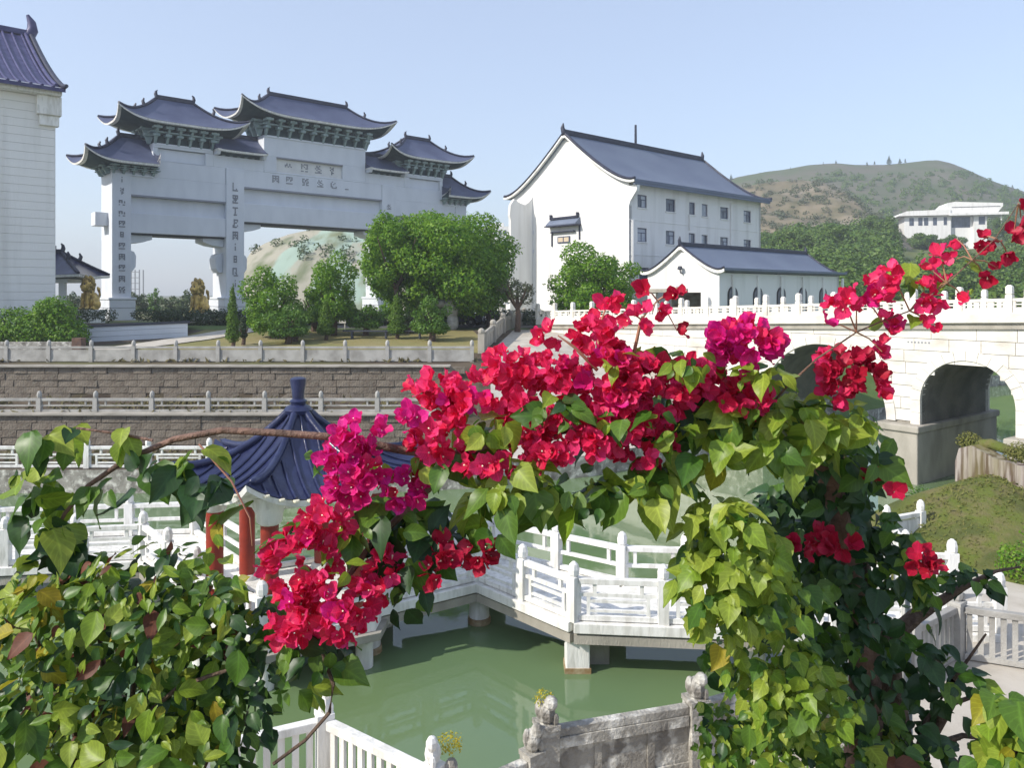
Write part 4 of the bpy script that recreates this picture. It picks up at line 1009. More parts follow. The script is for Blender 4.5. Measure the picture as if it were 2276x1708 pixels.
def sub_blobs(cx, cy, cz, rx, ry, rz, k, s=.42, seed=0):
    r_ = random.Random(seed); out = [(cx, cy, cz, rx*.62, ry*.62, rz*.62)]
    for i in range(k):
        z = -0.9+1.85*(i+.5)/k; a = i*2.399+seed; q = math.sqrt(max(.05, 1-min(1, abs(z))**2)); f = r_.uniform(.66, .92)
        sc_ = s*r_.uniform(.6, 1.15)
        out.append((cx+rx*f*q*math.cos(a), cy+ry*f*q*math.sin(a), cz+rz*f*z, rx*sc_, ry*sc_, rz*sc_*.9))
    return out
def plant(name, x, y, z, blobs, m, dens, size, label, cat, trunk=None, group=None, aspect=.6, inner=.5):
    t = thing(name, (x, y, z), label, cat, group=group)
    q_ = 2.3 if dens > 12 else 1.6; Pn, Nn = blob_pts(blobs, dens*q_, inner); me = leaves_np(Pn, Nn, size*.66, aspect); mesh_obj('crown', me, m, t)
    if trunk:
        h, r = trunk; b = MB(); b.tube([(0,0,-.1),(.05,.02,h*.45),(-.03,.05,h)], [r*1.25, r, r*.6], 8)
        for k in range(5):
            a = k*1.26+x; b.tube([(0,0,h*.6),(math.cos(a)*h*.25, math.sin(a)*h*.25, h*.95),(math.cos(a)*h*.45, math.sin(a)*h*.45, h*1.3)], [r*.5, r*.35, r*.15], 6)
        b.build('trunk', BROWN, t, smooth=60)
    return t
def at(px, D): return (px-1138)/F*D
GZ = 5.0
def tree(name, px, D, top, bot, wpx, m, label, k=12, dens=42, size=.26, seed=0, trunk=1.3, group='trees on the upper lawn', cat='tree', s=.42):
    zt = CZ+(655-top)/F*D; zb = max(ground_z(at(px, D), D), CZ+(655-bot)/F*D); w = wpx/F*D/2; g = ground_z(at(px, D), D)
    h_ = zt-zb; cz = zb-g+h_*.46; rz = h_*.56
    bl_ = sub_blobs(0, 0, cz, w, w*.9, rz, k, s, seed)
    if name in ('broad_tree','round_shrub','dark_tree','background_tree'): bl_ += [(w*.5*math.cos(q), w*.45*math.sin(q), zb-g+h_*.14, w*.42, w*.4, h_*.16) for q in np.arange(0, 6.2, 1.05)]
    return plant(name, at(px, D), D, g, bl_, m, dens, size, label, cat, (max(trunk, cz*.9), .16), group)
tree('round_tree', 975, 49, 475, 700, 330, TREE1, 'largest round bright green tree in front of the gateway', 26, 34, .30, 1, 2.2, s=.36)
tree('round_tree', 880, 47, 470, 640, 150, TREE1, 'green tree merged on the left flank of the largest tree', 12, 40, .28, 2)
tree('round_tree', 1085, 52, 520, 690, 130, TREE1, 'green tree on the right flank of the largest tree, beside the house', 12, 40, .28, 8)
tree('broad_tree', 606, 44, 598, 735, 125, TREE1, 'rounded green tree just right of the gateway column', 12, 44, .25, 3, .8)
tree('broad_tree', 742, 45, 570, 712, 112, TREE1, 'taller green tree with twiggy top under the central beam', 12, 44, .25, 4, 1.0)
tree('broad_tree', 1325, 49, 556, 692, 190, TREE1, 'dense green tree standing against the white gable', 16, 40, .27, 5, 1.2)
tree('thin_tree', 1150, 47, 618, 672, 78, SPARSE, 'thin greyish tree with feathery crown beside the wing wall', 8, 26, .22, 6, 2.0)
tree('dark_tree', 697, 47, 632, 715, 70, TREE2, 'dark tree between the two rounded lawn trees', 8, 44, .24, 9, 1.0)
tree('round_shrub', 640, 41.5, 680, 747, 100, TREE2, 'low dark green shrub beneath the rounded tree', 8, 55, .2, 10, .4, 'lawn shrubs', 'shrub')
tree('round_shrub', 560+95, 42.5, 690, 742, 60, TREE2, 'small shrub behind the low dark shrub', 6, 55, .2, 11, .4, 'lawn shrubs', 'shrub')
tree('round_shrub', 812, 45, 674, 728, 90, TREE2, 'silvery green clipped shrub in the middle of the lawn', 7, 55, .2, 12, .4, 'lawn shrubs', 'shrub')
tree('round_shrub', 960, 42.5, 660, 740, 92, TREE2, 'leafy shrub at the lawn edge beside the parked car', 8, 52, .21, 13, .4, 'lawn shrubs', 'shrub')
tree('round_shrub', 905, 46, 690, 728, 60, HEDGE, 'dark low shrub behind the narrow cone tree', 6, 52, .2, 14, .3, 'lawn shrubs', 'shrub')
tree('round_shrub', 1190, 50, 702, 722, 44, SPARSE, 'tiny olive bush at the foot of the gable', 4, 60, .15, 15, .2, 'lawn shrubs', 'shrub')
def cypress(px, D, top, bot, wpx, label, m=TREE3):
    g = ground_z(at(px, D), D); zt = CZ+(655-top)/F*D-g; zb = max(.05, CZ+(655-bot)/F*D-g); w = wpx/F*D/2; bl = []
    for i in range(14):
        t = i/13; bl.append((.03*math.sin(i*2), .03*math.cos(i*3), zb+(zt-zb)*(.06+.90*t), w*(1-t)**.55*(.85+.15*math.sin(i*1.7))+.05, w*(1-t)**.55*.9+.05, (zt-zb)*.10))
    return plant('columnar_cypress', at(px, D), D, g, bl, m, 150, .14, label, 'tree', (max(.4, zb+.3), .1), 'columnar evergreens on the lawn', inner=.6)
cypress(517, 40, 637, 757, 30, 'tall slim columnar cypress in front of the gateway column')
cypress(540, 41, 705, 750, 18, 'small dark companion of the tall slim cypress', HEDGE)
cypress(724, 43, 668, 742, 40, 'broad cone-shaped evergreen below the central opening')
cypress(882, 43.5, 655, 740, 44, 'cone-shaped evergreen under the largest tree')
# hedges and clipped balls along the gateway
def ball_hedge(px, D, top, wpx, label, m=HEDGE, name='clipped_bush'):
    g = 5.45 if px < 420 and D < 56 else 5.0
    zt = CZ+(655-top)/F*D-g; w = wpx/F*D/2
    plant(name, at(px, D), D, g, [(0,0,zt*.48,w,w,zt*.52)], m, 75, .16, label, 'bush', None, 'clipped bushes by the gateway', inner=.7)
for px, D, top, w, lab in ((146,50,687,38,'clipped round bush nearest the lodge porch'),(192,50,684,50,'dark clipped bush under the left golden lion'),(238,50,686,42,'bright clipped bush before the first column plinth'),
                           (325,52,686,62,'dark clipped bush just right of the first plinth'),(372,53,690,60,'clipped bush in the middle of the left opening')):
    ball_hedge(px, D, top, w, lab)
hd = thing('clipped_hedge', (at(470, 55), 55, 5), 'long dark clipped hedge in front of the gateway columns', 'hedge')
bl = [(x, .25*math.sin(x*3), .55, 1.0, .8, .62) for x in np.arange(-3.2, 24, .85)]
Pn, Nn = blob_pts(bl, 55, .65); mesh_obj('foliage', leaves_np(Pn, Nn, .2), HEDGE, hd)
# bright bush in front of the left building
bl = sub_blobs(0, 0, 1.5, 2.0, 1.6, 1.55, 14, .45, 3)
t = plant('leafy_bush', -24.3, 40.5, 4.4, [(x, 0, z, rx, 1.2, rz) for x, z, rx, rz in ((-1.7,1.05,1.5,1.1),(.4,1.35,1.2,1.35),(1.1,.75,1.0,.8),(-.6,.9,1.5,1.0),(-3.2,.8,1.2,.9),(.1,2.0,.6,.6))], TREE1, 75, .22, 'bright leafy bush at the foot of the left building', 'bush')
# planter wall under the bushes
pw = thing('planter_wall', (-24.8, 41.6, 4.3), 'low pale planter wall with dark coping left of the garden path', 'wall')
MB().beam((0,0,0), (6.1,3.0,.2), .3, -.3, 1.05).build('wall_face', GATEW, pw); MB().beam((-.1,-.05,0), (6.2,3.05,.2), .42, 1.05, 1.17).build('coping', INK, pw)
for k in range(3): MB().beam((0.02,-.17,0), (6.08,2.83,.2), .02, .2+k*.3, .215+k*.3).build('course_line', INKF, pw)
b = MB(); b.grid([[(0,.2,1.0),(6.0,3.1,1.2)],[(-6,9,1.0),(4,9.5,1.1)]]); b.build('planter_soil', SOIL, pw)
kw = thing('kerb_wall', (-27, 38.2, 4.3), 'low grey kerb wall below the bright bush', 'wall'); MB().box(-6, 5.3, 0, .35, -.4, .55).build('wall_face', STONEG, kw); MB().box(5.3, 5.75, -.06, .4, -.4, .75).build('end_post', mat('rusty_post', (.16,.09,.06), (.10,.06,.05), scale=6), kw)
# background trees left of the lawn, seen through the gateway
for i, (px, D, top, w, lab) in enumerate(((308,100,648,46,'hazy pale tree right of the first column'),(343,100,640,34,'dark pointed tree in the left opening'),(390,95,655,60,'pale green tree in the left opening'),(425,98,644,40,'pointed light green tree beside the right golden lion'),(455,100,660,40,'pale tree behind the right golden lion'),(160,95,650,40,'pale tree seen through the lodge porch'))):
    tree('background_tree', px, D, top, 700, w, FARLEAF if i != 1 else TREE2, lab, 7, 16, .42, 30+i, 1.0, 'background trees behind the gateway')
# ---------------------------------------------------------------- woodland on the foothill
def woodland(name, arr, px0, px1, cnt, rmin, rmax, label, m, tmin=.02, tmax=.98, dens=3.2, size=.8, seed=4, avoid=None):
    r_ = random.Random(seed); bl = []; ny, nx, _ = arr.shape
    while len(bl) < cnt:
        i = r_.randrange(int(ny*tmin), int(ny*tmax)); j = r_.randrange(nx); p = arr[i, j]; px = 1138+p[0]/p[1]*F
        if not (px0 < px < px1): continue
        py = 655-(p[2]-CZ)*F/p[1]
        if avoid and avoid(px, py): continue
        q = r_.uniform(rmin, rmax); bl.append((p[0], p[1], p[2]+q*.45, q, q, q*r_.uniform(.7, 1.0)))
    Pn, Nn = blob_pts(bl, dens, .7); o = mesh_obj(name, leaves_np(Pn, Nn, size, .7), m); tag(o, label, 'woodland', kind='stuff'); return o
woodland('woodland', FA, 1560, 2330, 520, 1.2, 3.2, 'green woodland covering the foothill behind the bridge', WOOD, dens=8, size=.5, avoid=lambda px, py: 1975 < px < 2260 and py < 610)
woodland('scrub', HA, 1560, 2330, 1100, .5, 1.9, 'sparse green scrub on the brown hill', WOOD, .03, .8, 3.0, .7, 6)
woodland('spur_scrub', SA, 1600, 2000, 600, .4, 1.4, 'dry scrub on the rocky spur', SPARSE, .05, .97, 4, .5, 8)
woodland('slope_scrub', NA, 560, 860, 26, .5, 1.2, 'patchy scrub on the netted hillside', FARLEAF, .3, .98, 6, .4, 9)
# round trees one can pick out on the foothill
for i, (px, D, top, bot, w, lab) in enumerate(((1755,140,508,566,80,'rounded dark tree left on the foothill above the annex roof'),(1845,140,500,568,110,'broad rounded tree in the middle of the foothill'),(1950,160,470,545,90,'rounded tree left below the villa'),(2060,175,516,560,80,'bushy tree in front of the villa wall'),(2120,176,522,560,54,'bushy tree before the villa right wing'),(2238,185,480,540,60,'light green tree right of the villa'))):
    zt = CZ+(655-top)/F*D; zb = CZ+(655-bot)/F*D; w_ = w/F*D/2
    plant('foothill_tree', at(px, D), D, zb-1, sub_blobs(0,0,(zt-zb)/2+1,w_,w_*.8,(zt-zb)/2,9,.42,50+i), WOOD, 13, .55, lab, 'tree', (2.5,.3), 'trees picked out on the foothill')
sk = ((1602,392,26),(1625,386,18),(1663,388,14),(1690,383,10),(1757,372,16),(1789,369,12),(1810,366,14),(1830,360,22),(1858,356,9),(1927,360,9),(1944,358,9),(1976,344,24),(2000,350,16),(2012,353,9),(2190,394,12),(2250,410,16))
for i, (px, top, hp) in enumerate(sk):
    D = 418; z0 = CZ+(655-top-hp)/F*D; h = hp/F*D
    bl = [(0,0,h*(.3+.5*t), h*.22*(1.15-t), h*.22*(1.15-t), h*.22) for t in (0,.35,.7,1.0)]
    plant('skyline_tree', at(px, D), D, z0, bl, HEDGE, 5, .7, '%s tiny tree on the hill skyline, counting from the white house' % ('first','second','third','fourth','fifth','sixth','seventh','eighth','ninth','tenth','eleventh','twelfth','thirteenth','fourteenth','fifteenth','last')[i], 'tree', None, 'tiny skyline trees')
# ================================================================== SMALL THINGS ON THE UPPER GROUND
def lion(px, D, top, bot, label, face):
    g = 5.0; zt = CZ+(655-top)/F*D-g; zb = CZ+(655-bot)/F*D-g; h = zt-zb; k = h/2.0
    kx = .8
    t = thing('lion_statue', (at(px, D), D, g), label, 'statue', face, 'golden lion statues'); t.scale = (.74,.74,1.04)
    MB().box(-.75*k, .75*k, -.75*k, .9*k, 0, zb*.82).build('pedestal', WHITE, t, bevel=.04); MB().box(-.85*k, .85*k, -.85*k, 1.0*k, zb*.82, zb).build('pedestal_cap', WHITE, t, bevel=.04)
    b = MB()
    b.ball((0,.25*k,zb+.55*k), (.52*k,.62*k,.55*k), 14, 10); b.ball((0,-.12*k,zb+.95*k), (.42*k,.42*k,.6*k), 14, 10); b.ball((0,-.25*k,zb+1.5*k), (.50*k,.46*k,.50*k), 16, 12)
    b.ball((0,-.62*k,zb+1.38*k), (.26*k,.24*k,.2*k), 12, 8); b.ball((0,-.66*k,zb+1.22*k), (.2*k,.2*k,.10*k), 10, 6)
    for s in (-1, 1):
        b.tube([(s*.24*k,-.42*k,zb+1.0*k),(s*.27*k,-.52*k,zb+.5*k),(s*.27*k,-.55*k,zb+.06*k)], [.19*k,.15*k,.15*k], 9); b.ball((s*.28*k,-.64*k,zb+.09*k), (.17*k,.24*k,.11*k), 10, 6)
        b.ball((s*.46*k,.25*k,zb+.32*k), (.24*k,.42*k,.34*k), 12, 8); b.ball((s*.46*k,-.12*k,zb+.10*k), (.16*k,.3*k,.12*k), 10, 6); b.ball((s*.42*k,-.15*k,zb+1.82*k), (.14*k,.08*k,.16*k), 8, 6)
    mn = MB()
    for i in range(34):
        a = i*2.399; z = -.75+1.7*i/33; q = math.sqrt(max(0, 1-z*z)); x_, y_ = q*math.cos(a), q*math.sin(a)
        if y_ < -.55: continue
        mn.ball((x_*.52*k, -.2*k+y_*.48*k, zb+1.5*k+z*.52*k), .14*k, 8, 5)
    mn.build('mane', BRONZE, t, smooth=80)
    b.tube([(0,.8*k,zb+.5*k),(0,1.0*k,zb+.9*k),(0,.9*k,zb+1.25*k),(0,.75*k,zb+1.4*k)], [.1*k,.11*k,.16*k,.05*k], 8)
    o = b.build('body', GOLD, t, raw=True); md = o.modifiers.new('remesh', 'REMESH'); md.mode = 'VOXEL'; md.voxel_size = .035*k
    sm = o.modifiers.new('smooth', 'SMOOTH'); sm.iterations = 3
    for s in (-1, 1): MB().ball((s*.17*k,-.66*k,zb+1.58*k), .06*k, 8, 6).build('eye', INK, t)
lion(200, 58, 620, 690, 'golden lion statue beside the lodge, left of the first column', R(-20))
lion(443, 60, 626, 697, 'golden lion statue inside the opening by the second column', R(-25))
# parked car
car = thing('parked_car', (-3.9, 52.6, 5.04), 'dark blue parked car half hidden by the lawn shrub', 'car', R(-12))
CARB = mat('car_paint', (.035,.05,.11), rough=.25, coat=.8, spec=.6); RUB = mat('rubber', (.02,.02,.02), rough=.8); CHROME = mat('wheel_metal', (.5,.5,.52), rough=.3, metal=.9)
prof = [(-2.25,.35),(-2.28,.75),(-2.1,.95),(-1.75,1.02),(-1.1,1.42),(-.5,1.50),(.35,1.46),(1.05,1.02),(1.9,.86),(2.2,.68),(2.25,.35)]
b = MB(); ys = [(-.88,.0,.9),(-.80,.06,1),(0,.0,1.02),(.80,.06,1),(.88,0,.9)]
for y0_, y1_ in ((-.86,.86),): b.prism(prof, lambda u, v, d: (u, d*(1 if v < .98 else .84), v), y0_, y1_)
body = b.build('body', CARB, car, bevel=.07)
for y_, s in ((-.80,-1),(.80,1)):
    MB().prism([(-1.55,1.03),(-1.02,1.36),(-.45,1.42),(-.45,1.03)], lambda u, v, d: (u, s*(.865-(v-1.0)*.33)+d*s, v), -.02, .015).build('side_window', GLASS, body)
    MB().prism([(-.38,1.03),(-.38,1.42),(.30,1.39),(.86,1.03)], lambda u, v, d: (u, s*(.865-(v-1.0)*.33)+d*s, v), -.02, .015).build('side_window', GLASS, body)
MB().add([(.42,-.66,1.45),(1.08,-.74,1.045),(1.08,.74,1.045),(.42,.66,1.45)], [(0,1,2,3)]).build('windscreen', GLASS, body)
for x in (-1.4, 1.38):
    for y_ in (-.86, .86):
        w = MB().lathe([(.2,-.10),(.31,-.10),(.33,-.06),(.33,.06),(.31,.10),(.2,.10)], (0,0,0), 18).build('wheel', RUB, car, smooth=40); w.location = (x, y_, .33); w.rotation_euler = (R(90), 0, 0)
        MB().lathe([(.06,-.105),(.2,-.09),(.2,.09),(.06,.105)], (0,0,0), 14).build('rim', CHROME, w)
for y_ in (-.6, .6): MB().ball((2.17,y_,.66), (.08,.2,.09), 10, 6).build('headlight', mat('lamp_glass_%d' % int(y_*10), (.6,.62,.65), rough=.1), car)
MB().box(2.22, 2.28, -.26, .26, .42, .54).build('number_plate', WHITE, car); MB().box(2.15, 2.27, -.85, .85, .30, .40).build('bumper', RUB, car)
# stone lantern, pale rock, sign board, garden posts
t = thing('stone_lantern', (at(1115, 56), 56, 5), 'small white stone lantern beside the slim pillar under the trees', 'lantern')
MB().lathe([(.35,0),(.35,.15),(.14,.25),(.14,.9),(.36,1.0),(.36,1.1)], (0,0,0), 8).build('shaft', WHITE, t); MB().box(-.27,.27,-.27,.27,1.1,1.5).build('light_box', WHITE, t); MB().lathe([(.55,1.5),(.45,1.62),(.2,1.8),(.1,1.95),(.13,2.05),(.02,2.2)], (0,0,0), 8).build('cap', WHITE, t)
t = thing('slim_pillar', (at(1099, 55), 55, 5), 'slim pale pillar with pointed top left of the stone lantern', 'pillar'); MB().box(-.14,.14,-.14,.14,0,1.8).build('shaft', STONEW, t); MB().taper(0,0,1.8,2.15,.16,.16,.02,.02).build('tip', STONEW, t)
t = thing('garden_rock', (at(1003, 48), 48, 4.95), 'pale grey overhanging garden rock above the lawn shrub', 'rock'); t.scale = (.85,.85,.85)
b = MB(); b.ball((0,0,1.6), (.55,.5,.75), 12, 9); b.ball((-.75,0,2.0), (.38,.35,.3), 10, 7); b.ball((.1,0,.6), (.45,.4,.7), 10, 7); b.ball((.15,0,2.1), (.5,.4,.35), 10, 7)
o = b.build('stone', mat('pale_rock', (.45,.45,.44), (.30,.30,.30), scale=3, rough=.9, bump=.6, bscale=9), t, raw=True); md = o.modifiers.new('r', 'REMESH'); md.mode = 'VOXEL'; md.voxel_size = .06; o.modifiers.new('s', 'SMOOTH').iterations = 4
t = thing('notice_board', (at(757, 47), 47, 4.95), 'small white notice board between the lawn shrubs', 'sign'); MB().box(-.32,.32,-.03,.03,.5,1.15).build('panel', WHITE, t); MB().box(-.28,-.22,.0,.05,0,.5).build('leg', WHITE, t); MB().box(.22,.28,.0,.05,0,.5).build('leg', WHITE, t)
t = thing('garden_bench', (at(850, 43.5), 43.5, 4.72), 'long low dark bench on the lawn between the cone trees', 'bench'); MB().box(-2.2,2.6,-.2,.2,.40,.47).build('seat', INK, t)
for x in (-1.7, .2, 2.1): MB().box(x-.05,x+.05,-.16,.16,0,.40).build('leg', INK, t)
t = thing('scaffold_tower', (at(305, 150), 150, 5), 'distant thin lattice tower right of the first column', 'tower')
for x, y in ((-.8,-.8),(.8,-.8),(.8,.8),(-.8,.8)): MB().box(x-.08,x+.08,y-.08,y+.08,0,7).build('upright', INKF, t)
for k in range(6): MB().box(-.85,.85,-.88,-.78,1+k*1.1,1.1+k*1.1).build('rung', INKF, t)

# dry grass and weeds over the brown bank
n_ = 9000; fx = rng.uniform(0, 1, n_); yy = np.where(rng.uniform(size=n_) < .5, 31.5+fx*3.2, np.where(fx < .5, 28.6+fx*4.5, 35.3+fx*2.4)); xx = rng.uniform(-42, -1.6, n_)
prof_y = [28+20*f for f in FL]; zz = np.interp(yy, prof_y, ZL)
clump = np.sin(xx*1.3+np.sin(yy*2))*np.cos(yy*1.7+xx*.6)+.5*np.sin(xx*.37); keep = clump+rng.normal(size=n_)*.4 > .1
Pn = np.stack([xx, yy, zz+.10], 1)[keep]; Nn = rng.normal(size=Pn.shape)*np.array([1, 1, .35]); Nn[:, 1] -= .6; Nn[:, 2] += .7; Nn /= np.linalg.norm(Nn, axis=1, keepdims=True)
tag(mesh_obj('bank_grass', leaves_np(Pn, Nn, .34, .32), DRYB), 'dry grass and weeds over the brown bank', 'grass', kind='stuff')
n_ = 6000; r = np.sqrt(rng.uniform(0, 1, n_)); an = rng.uniform(0, 6.283, n_); Pn = np.stack([12.2+3.6*r*np.cos(an)+.8*(1-r), 19.4+3.1*r*np.sin(an)+1.6*(1-r), .5+1.75*(1-r**1.5)+.05], 1)
Nn = rng.normal(size=Pn.shape)*np.array([1, 1, .4]); Nn[:, 2] += .9; Nn[:, 0] -= .4; Nn /= np.linalg.norm(Nn, axis=1, keepdims=True)
tag(mesh_obj('mound_grass', leaves_np(Pn, Nn, .11, .3), leafm('moss_blade', (.13,.15,.025), (.20,.19,.06), .3, .8)), 'short mossy grass on the right embankment', 'grass', kind='stuff')
# ================================================================== FOREGROUND VINES (all coordinates: view pixel on a 2212-wide proof + distance)
def leaf_template(kind, var=0):
    # returns verts, faces for a unit leaf along +X, normal +Z
    rows = []
    if kind == 'ovate': w = [(0,.0),(.10,.17),(.28,.30),(.48,.31),(.68,.22),(.86,.09),(1,0)]
    elif kind == 'heart': w = [(-.06,.0),(-.04,.24),(.14,.40),(.36,.40),(.60,.27),(.82,.11),(1,0)]
    elif kind == 'ivy': w = [(0,.0),(-.05,.22),(.16,.44),(.30,.26),(.52,.30),(.74,.12),(1,0)]
    elif kind == 'long': w = [(0,.0),(.12,.10),(.30,.19),(.50,.21),(.70,.16),(.87,.07),(1,0)]
    elif kind == 'bract': w = [(0,.02),(.12,.20),(.32,.38),(.54,.42),(.76,.32),(.92,.14),(1,.02)]
    v = []; r_ = random.Random(var*17+len(kind)); curl = r_.uniform(.02, .34); fold = r_.uniform(.08, .42); ph = r_.uniform(0, 6); side = r_.uniform(-.10, .10); wf = r_.uniform(.85, 1.15)
    for i, (x, h) in enumerate(w):
        h = h*wf
        bend = -curl*x*x if kind != 'bract' else .26*x*x-.5*curl*max(0, x-.6)
        for s, f in ((-1, 1), (-.5, .5), (0, 0), (.5, .5), (1, 1)):
            ruf = (.035 if kind != 'bract' else .10)*math.sin(x*(9 if kind != 'bract' else 13)+s*2.2+ph)*s*s
            z = bend+fold*h*abs(s)**1.3+ruf
            v.append((x, s*h+side*math.sin(x*2.6), z))
    f = [(i*5+k, i*5+k+1, (i+1)*5+k+1, (i+1)*5+k) for i in range(len(w)-1) for k in range(4)]
    return np.array(v), f
def tmpl_mesh(name, v, f):
    me = bpy.data.meshes.new(name); me.from_pydata([tuple(p) for p in v], [], f)
    k = len(v)//35; rib = np.tile(np.array([1, .5, 0, .5, 1]), 7*k); ln = np.tile(np.repeat(np.array([0, .12, .3, .5, .7, .87, 1]), 5), k)
    for nm, dat in (('rib', rib), ('len', ln)): at_ = me.attributes.new(nm, 'FLOAT', 'POINT'); at_.data.foreach_set('value', dat.astype('f'))
    for p in me.polygons: p.use_smooth = True
    return me
def flower_template(seed):
    r_ = random.Random(seed); V_, F_ = [], []
    for k in range(3):
        bv, bf = leaf_template('bract', seed*3+k)
        a = k*2.094+r_.uniform(-.25, .25); tilt = R(r_.uniform(18, 52)); s = r_.uniform(.5, .62)
        M_ = np.array(Matrix.Rotation(a, 3, 'Z') @ Matrix.Rotation(-tilt, 3, 'Y'))
        p = (bv*s) @ M_.T; F_ += [tuple(i+len(V_) for i in q) for q in bf]; V_ += [tuple(x) for x in p]
    return np.array(V_), F_
NFL = 8
FLT = [flower_template(i) for i in range(NFL)]
LT = {k+str(q): leaf_template(k, q) for k in ('ovate','heart','ivy','long') for q in range(4)}
MESHC = {}
def leaf_me(kind, m):
    key = (kind, m.name)
    if key not in MESHC:
        if kind.startswith('fl'): v, f = FLT[int(kind[2:])]
        else: v, f = LT[kind]
        me = tmpl_mesh('flower' if kind.startswith('fl') else 'leaf', v, f); me.materials.append(m)
        if kind.startswith('fl'):
            # pale floret in the throat
            me.materials.append(CREAM); bm = bmesh.new(); bm.from_mesh(me)
            r = bmesh.ops.create_cone(bm, cap_ends=True, segments=5, radius1=.008, radius2=.028, depth=.20, matrix=Matrix.Translation((.02,.01,.11)))
            for fc in {fc for vv in r['verts'] for fc in vv.link_faces}: fc.material_index = 1
            bm.to_mesh(me); bm.free()
        MESHC[key] = me
    return MESHC[key]
def orient(nrm, tip):
    z = nrm.normalized(); x = (tip-z*tip.dot(z))
    if x.length < 1e-4: x = Vector((1,0,0))-z*z.x
    x.normalize(); y = z.cross(x); return Matrix((x, y, z)).transposed()
class Vine:
    def __init__(s, name, loc, label, cat): s.root = thing(name, loc, label, cat); s.o = Vector(loc); s.items = {'leaf': [], 'flower': []}; s.stems = []
    def put(s, part, kind, m, p, rot, sc): s.items[part].append((kind, m, p-s.o, rot, sc))
    def stem(s, pts, rad, m=None, name='stem', n=6): MB().tube([Vector(p)-s.o for p in pts], rad, n).build(name, m or TWIG, s.root, smooth=60)
    def flush(s, limit=300):
        for part, it in s.items.items():
            it.sort(key=lambda q: q[2].y-q[4]*2.0)            # nearest and largest first
            for kind, m, p, rot, sc in it[:limit]:
                o = bpy.data.objects.new(part, leaf_me(kind, m)); link(o, s.root); o.matrix_local = Matrix.Translation(p) @ rot.to_4x4() @ Matrix.Diagonal((sc, sc, sc, 1))
            rest = {}
            for q in it[limit:]: rest.setdefault(q[1].name, []).append(q)
            for mn, qs in rest.items():
                Vs, Fs, k = [], [], 0
                for kind, m, p, rot, sc in qs:
                    v, f = (FLT[int(kind[2:])] if kind.startswith('fl') else LT[kind]); w = (v*sc) @ np.array(rot).T+np.array(p)
                    Vs.append(w); Fs += [tuple(i+k for i in g) for g in f]; k += len(v)
                me = tmpl_mesh('foliage_mass' if part == 'leaf' else 'flower_mass', np.concatenate(Vs), Fs); me.materials.append(MATS[mn]); o = mesh_obj(me.name, me, None, s.root); tag(o, kind='stuff')
def rv(s=1.0): return Vector((rnd.gauss(0, s), rnd.gauss(0, s), rnd.gauss(0, s)))
PAL = {'lime2': ((LIME,9),(GREEN,1.2)), 'lime': ((LIME,6),(GREEN,3),(YELL,.25)), 'mix': ((LIME,3),(GREEN,5),(DEEP,1)), 'green': ((GREEN,6),(LIME,1.5),(DEEP,2)), 'deep': ((DEEP,6),(GREEN,2)), 'bush': ((LIME,4.6),(GREEN,4.0),(DEEP,1.6),(RUST,.5),(YELL,.35)), 'dead': ((RUST,5),(GREEN,2),(DEEP,3)), 'yel': ((YELL,4),(LIME,3))}
def pick(pal):
    it = PAL[pal]; t = rnd.uniform(0, sum(w for _, w in it))
    for m, w in it:
        t -= w
        if t <= 0: return m
    return it[0][0]
def inball():
    while True:
        v = Vector((rnd.uniform(-1,1), rnd.uniform(-1,1), rnd.uniform(-1,1)))
        if v.length <= 1: return v
def leaf_blob(vine, vx, vy, rx, ry, D, dd, n_, size, pal, kinds=('ovate','heart'), hang=.55, edge=False):
    k = 1.029*D/F; c = V(vx, vy, D)
    for _ in range(n_):
        q = inball()
        if rnd.random() < .5 and q.length > 0: q = q*(.75+.25*rnd.random())/max(q.length, .3)
        p = c+Vector((q.x*rx*k, q.y*dd, q.z*ry*k))
        out = Vector((q.x, q.y-.5, q.z+.45))
        nrm = out*.8+rv(.55)+Vector((-.25,-.35,.45)); tip = Vector((q.x*.5, -.2, -hang))+rv(.45)
        m = pick(pal); vine.put('leaf', rnd.choice(kinds)+str(rnd.randrange(4)), m, p, orient(nrm, tip), size*(.42+.95*rnd.random()**1.3))
def flower_blob(vine, vx, vy, rx, ry, D, dd, n_, size, m, alt=None):
    k = 1.029*D/F; c = V(vx, vy, D)
    for _ in range(n_):
        q = inball(); 
        if q.length > 0 and rnd.random() < .6: q = q*(.7+.3*rnd.random())/max(q.length, .35)
        p = c+Vector((q.x*rx*k, q.y*dd, q.z*ry*k)); ax = Vector((q.x*.9-.25, -.75+q.y*.3, q.z*.9+.35))+rv(.38)
        mm = alt if (alt and rnd.random() < .13) else m
        vine.put('flower', 'fl%d' % rnd.randrange(NFL), mm, p, orient(ax, rv(1)), size*rnd.uniform(.75, 1.2))
# ---------------------------------------------------------------- terrace planter (below the frame) that the vines grow from
pl = thing('terrace_planter', (0, 2.0, 5.0), 'stone planter along the terrace edge that the vines grow from', 'planter')
MB().box(-3.2, 3.2, -.45, .55, 0, .30).build('trough', STONEG, pl); MB().box(-3.1, 3.1, -.35, .45, .30, .36).build('soil', SOIL, pl)

boug = Vine('bougainvillea_vine', (1.02, 2.45, 5.35), 'red bougainvillea vine arching across the picture', 'vine')
S = .064
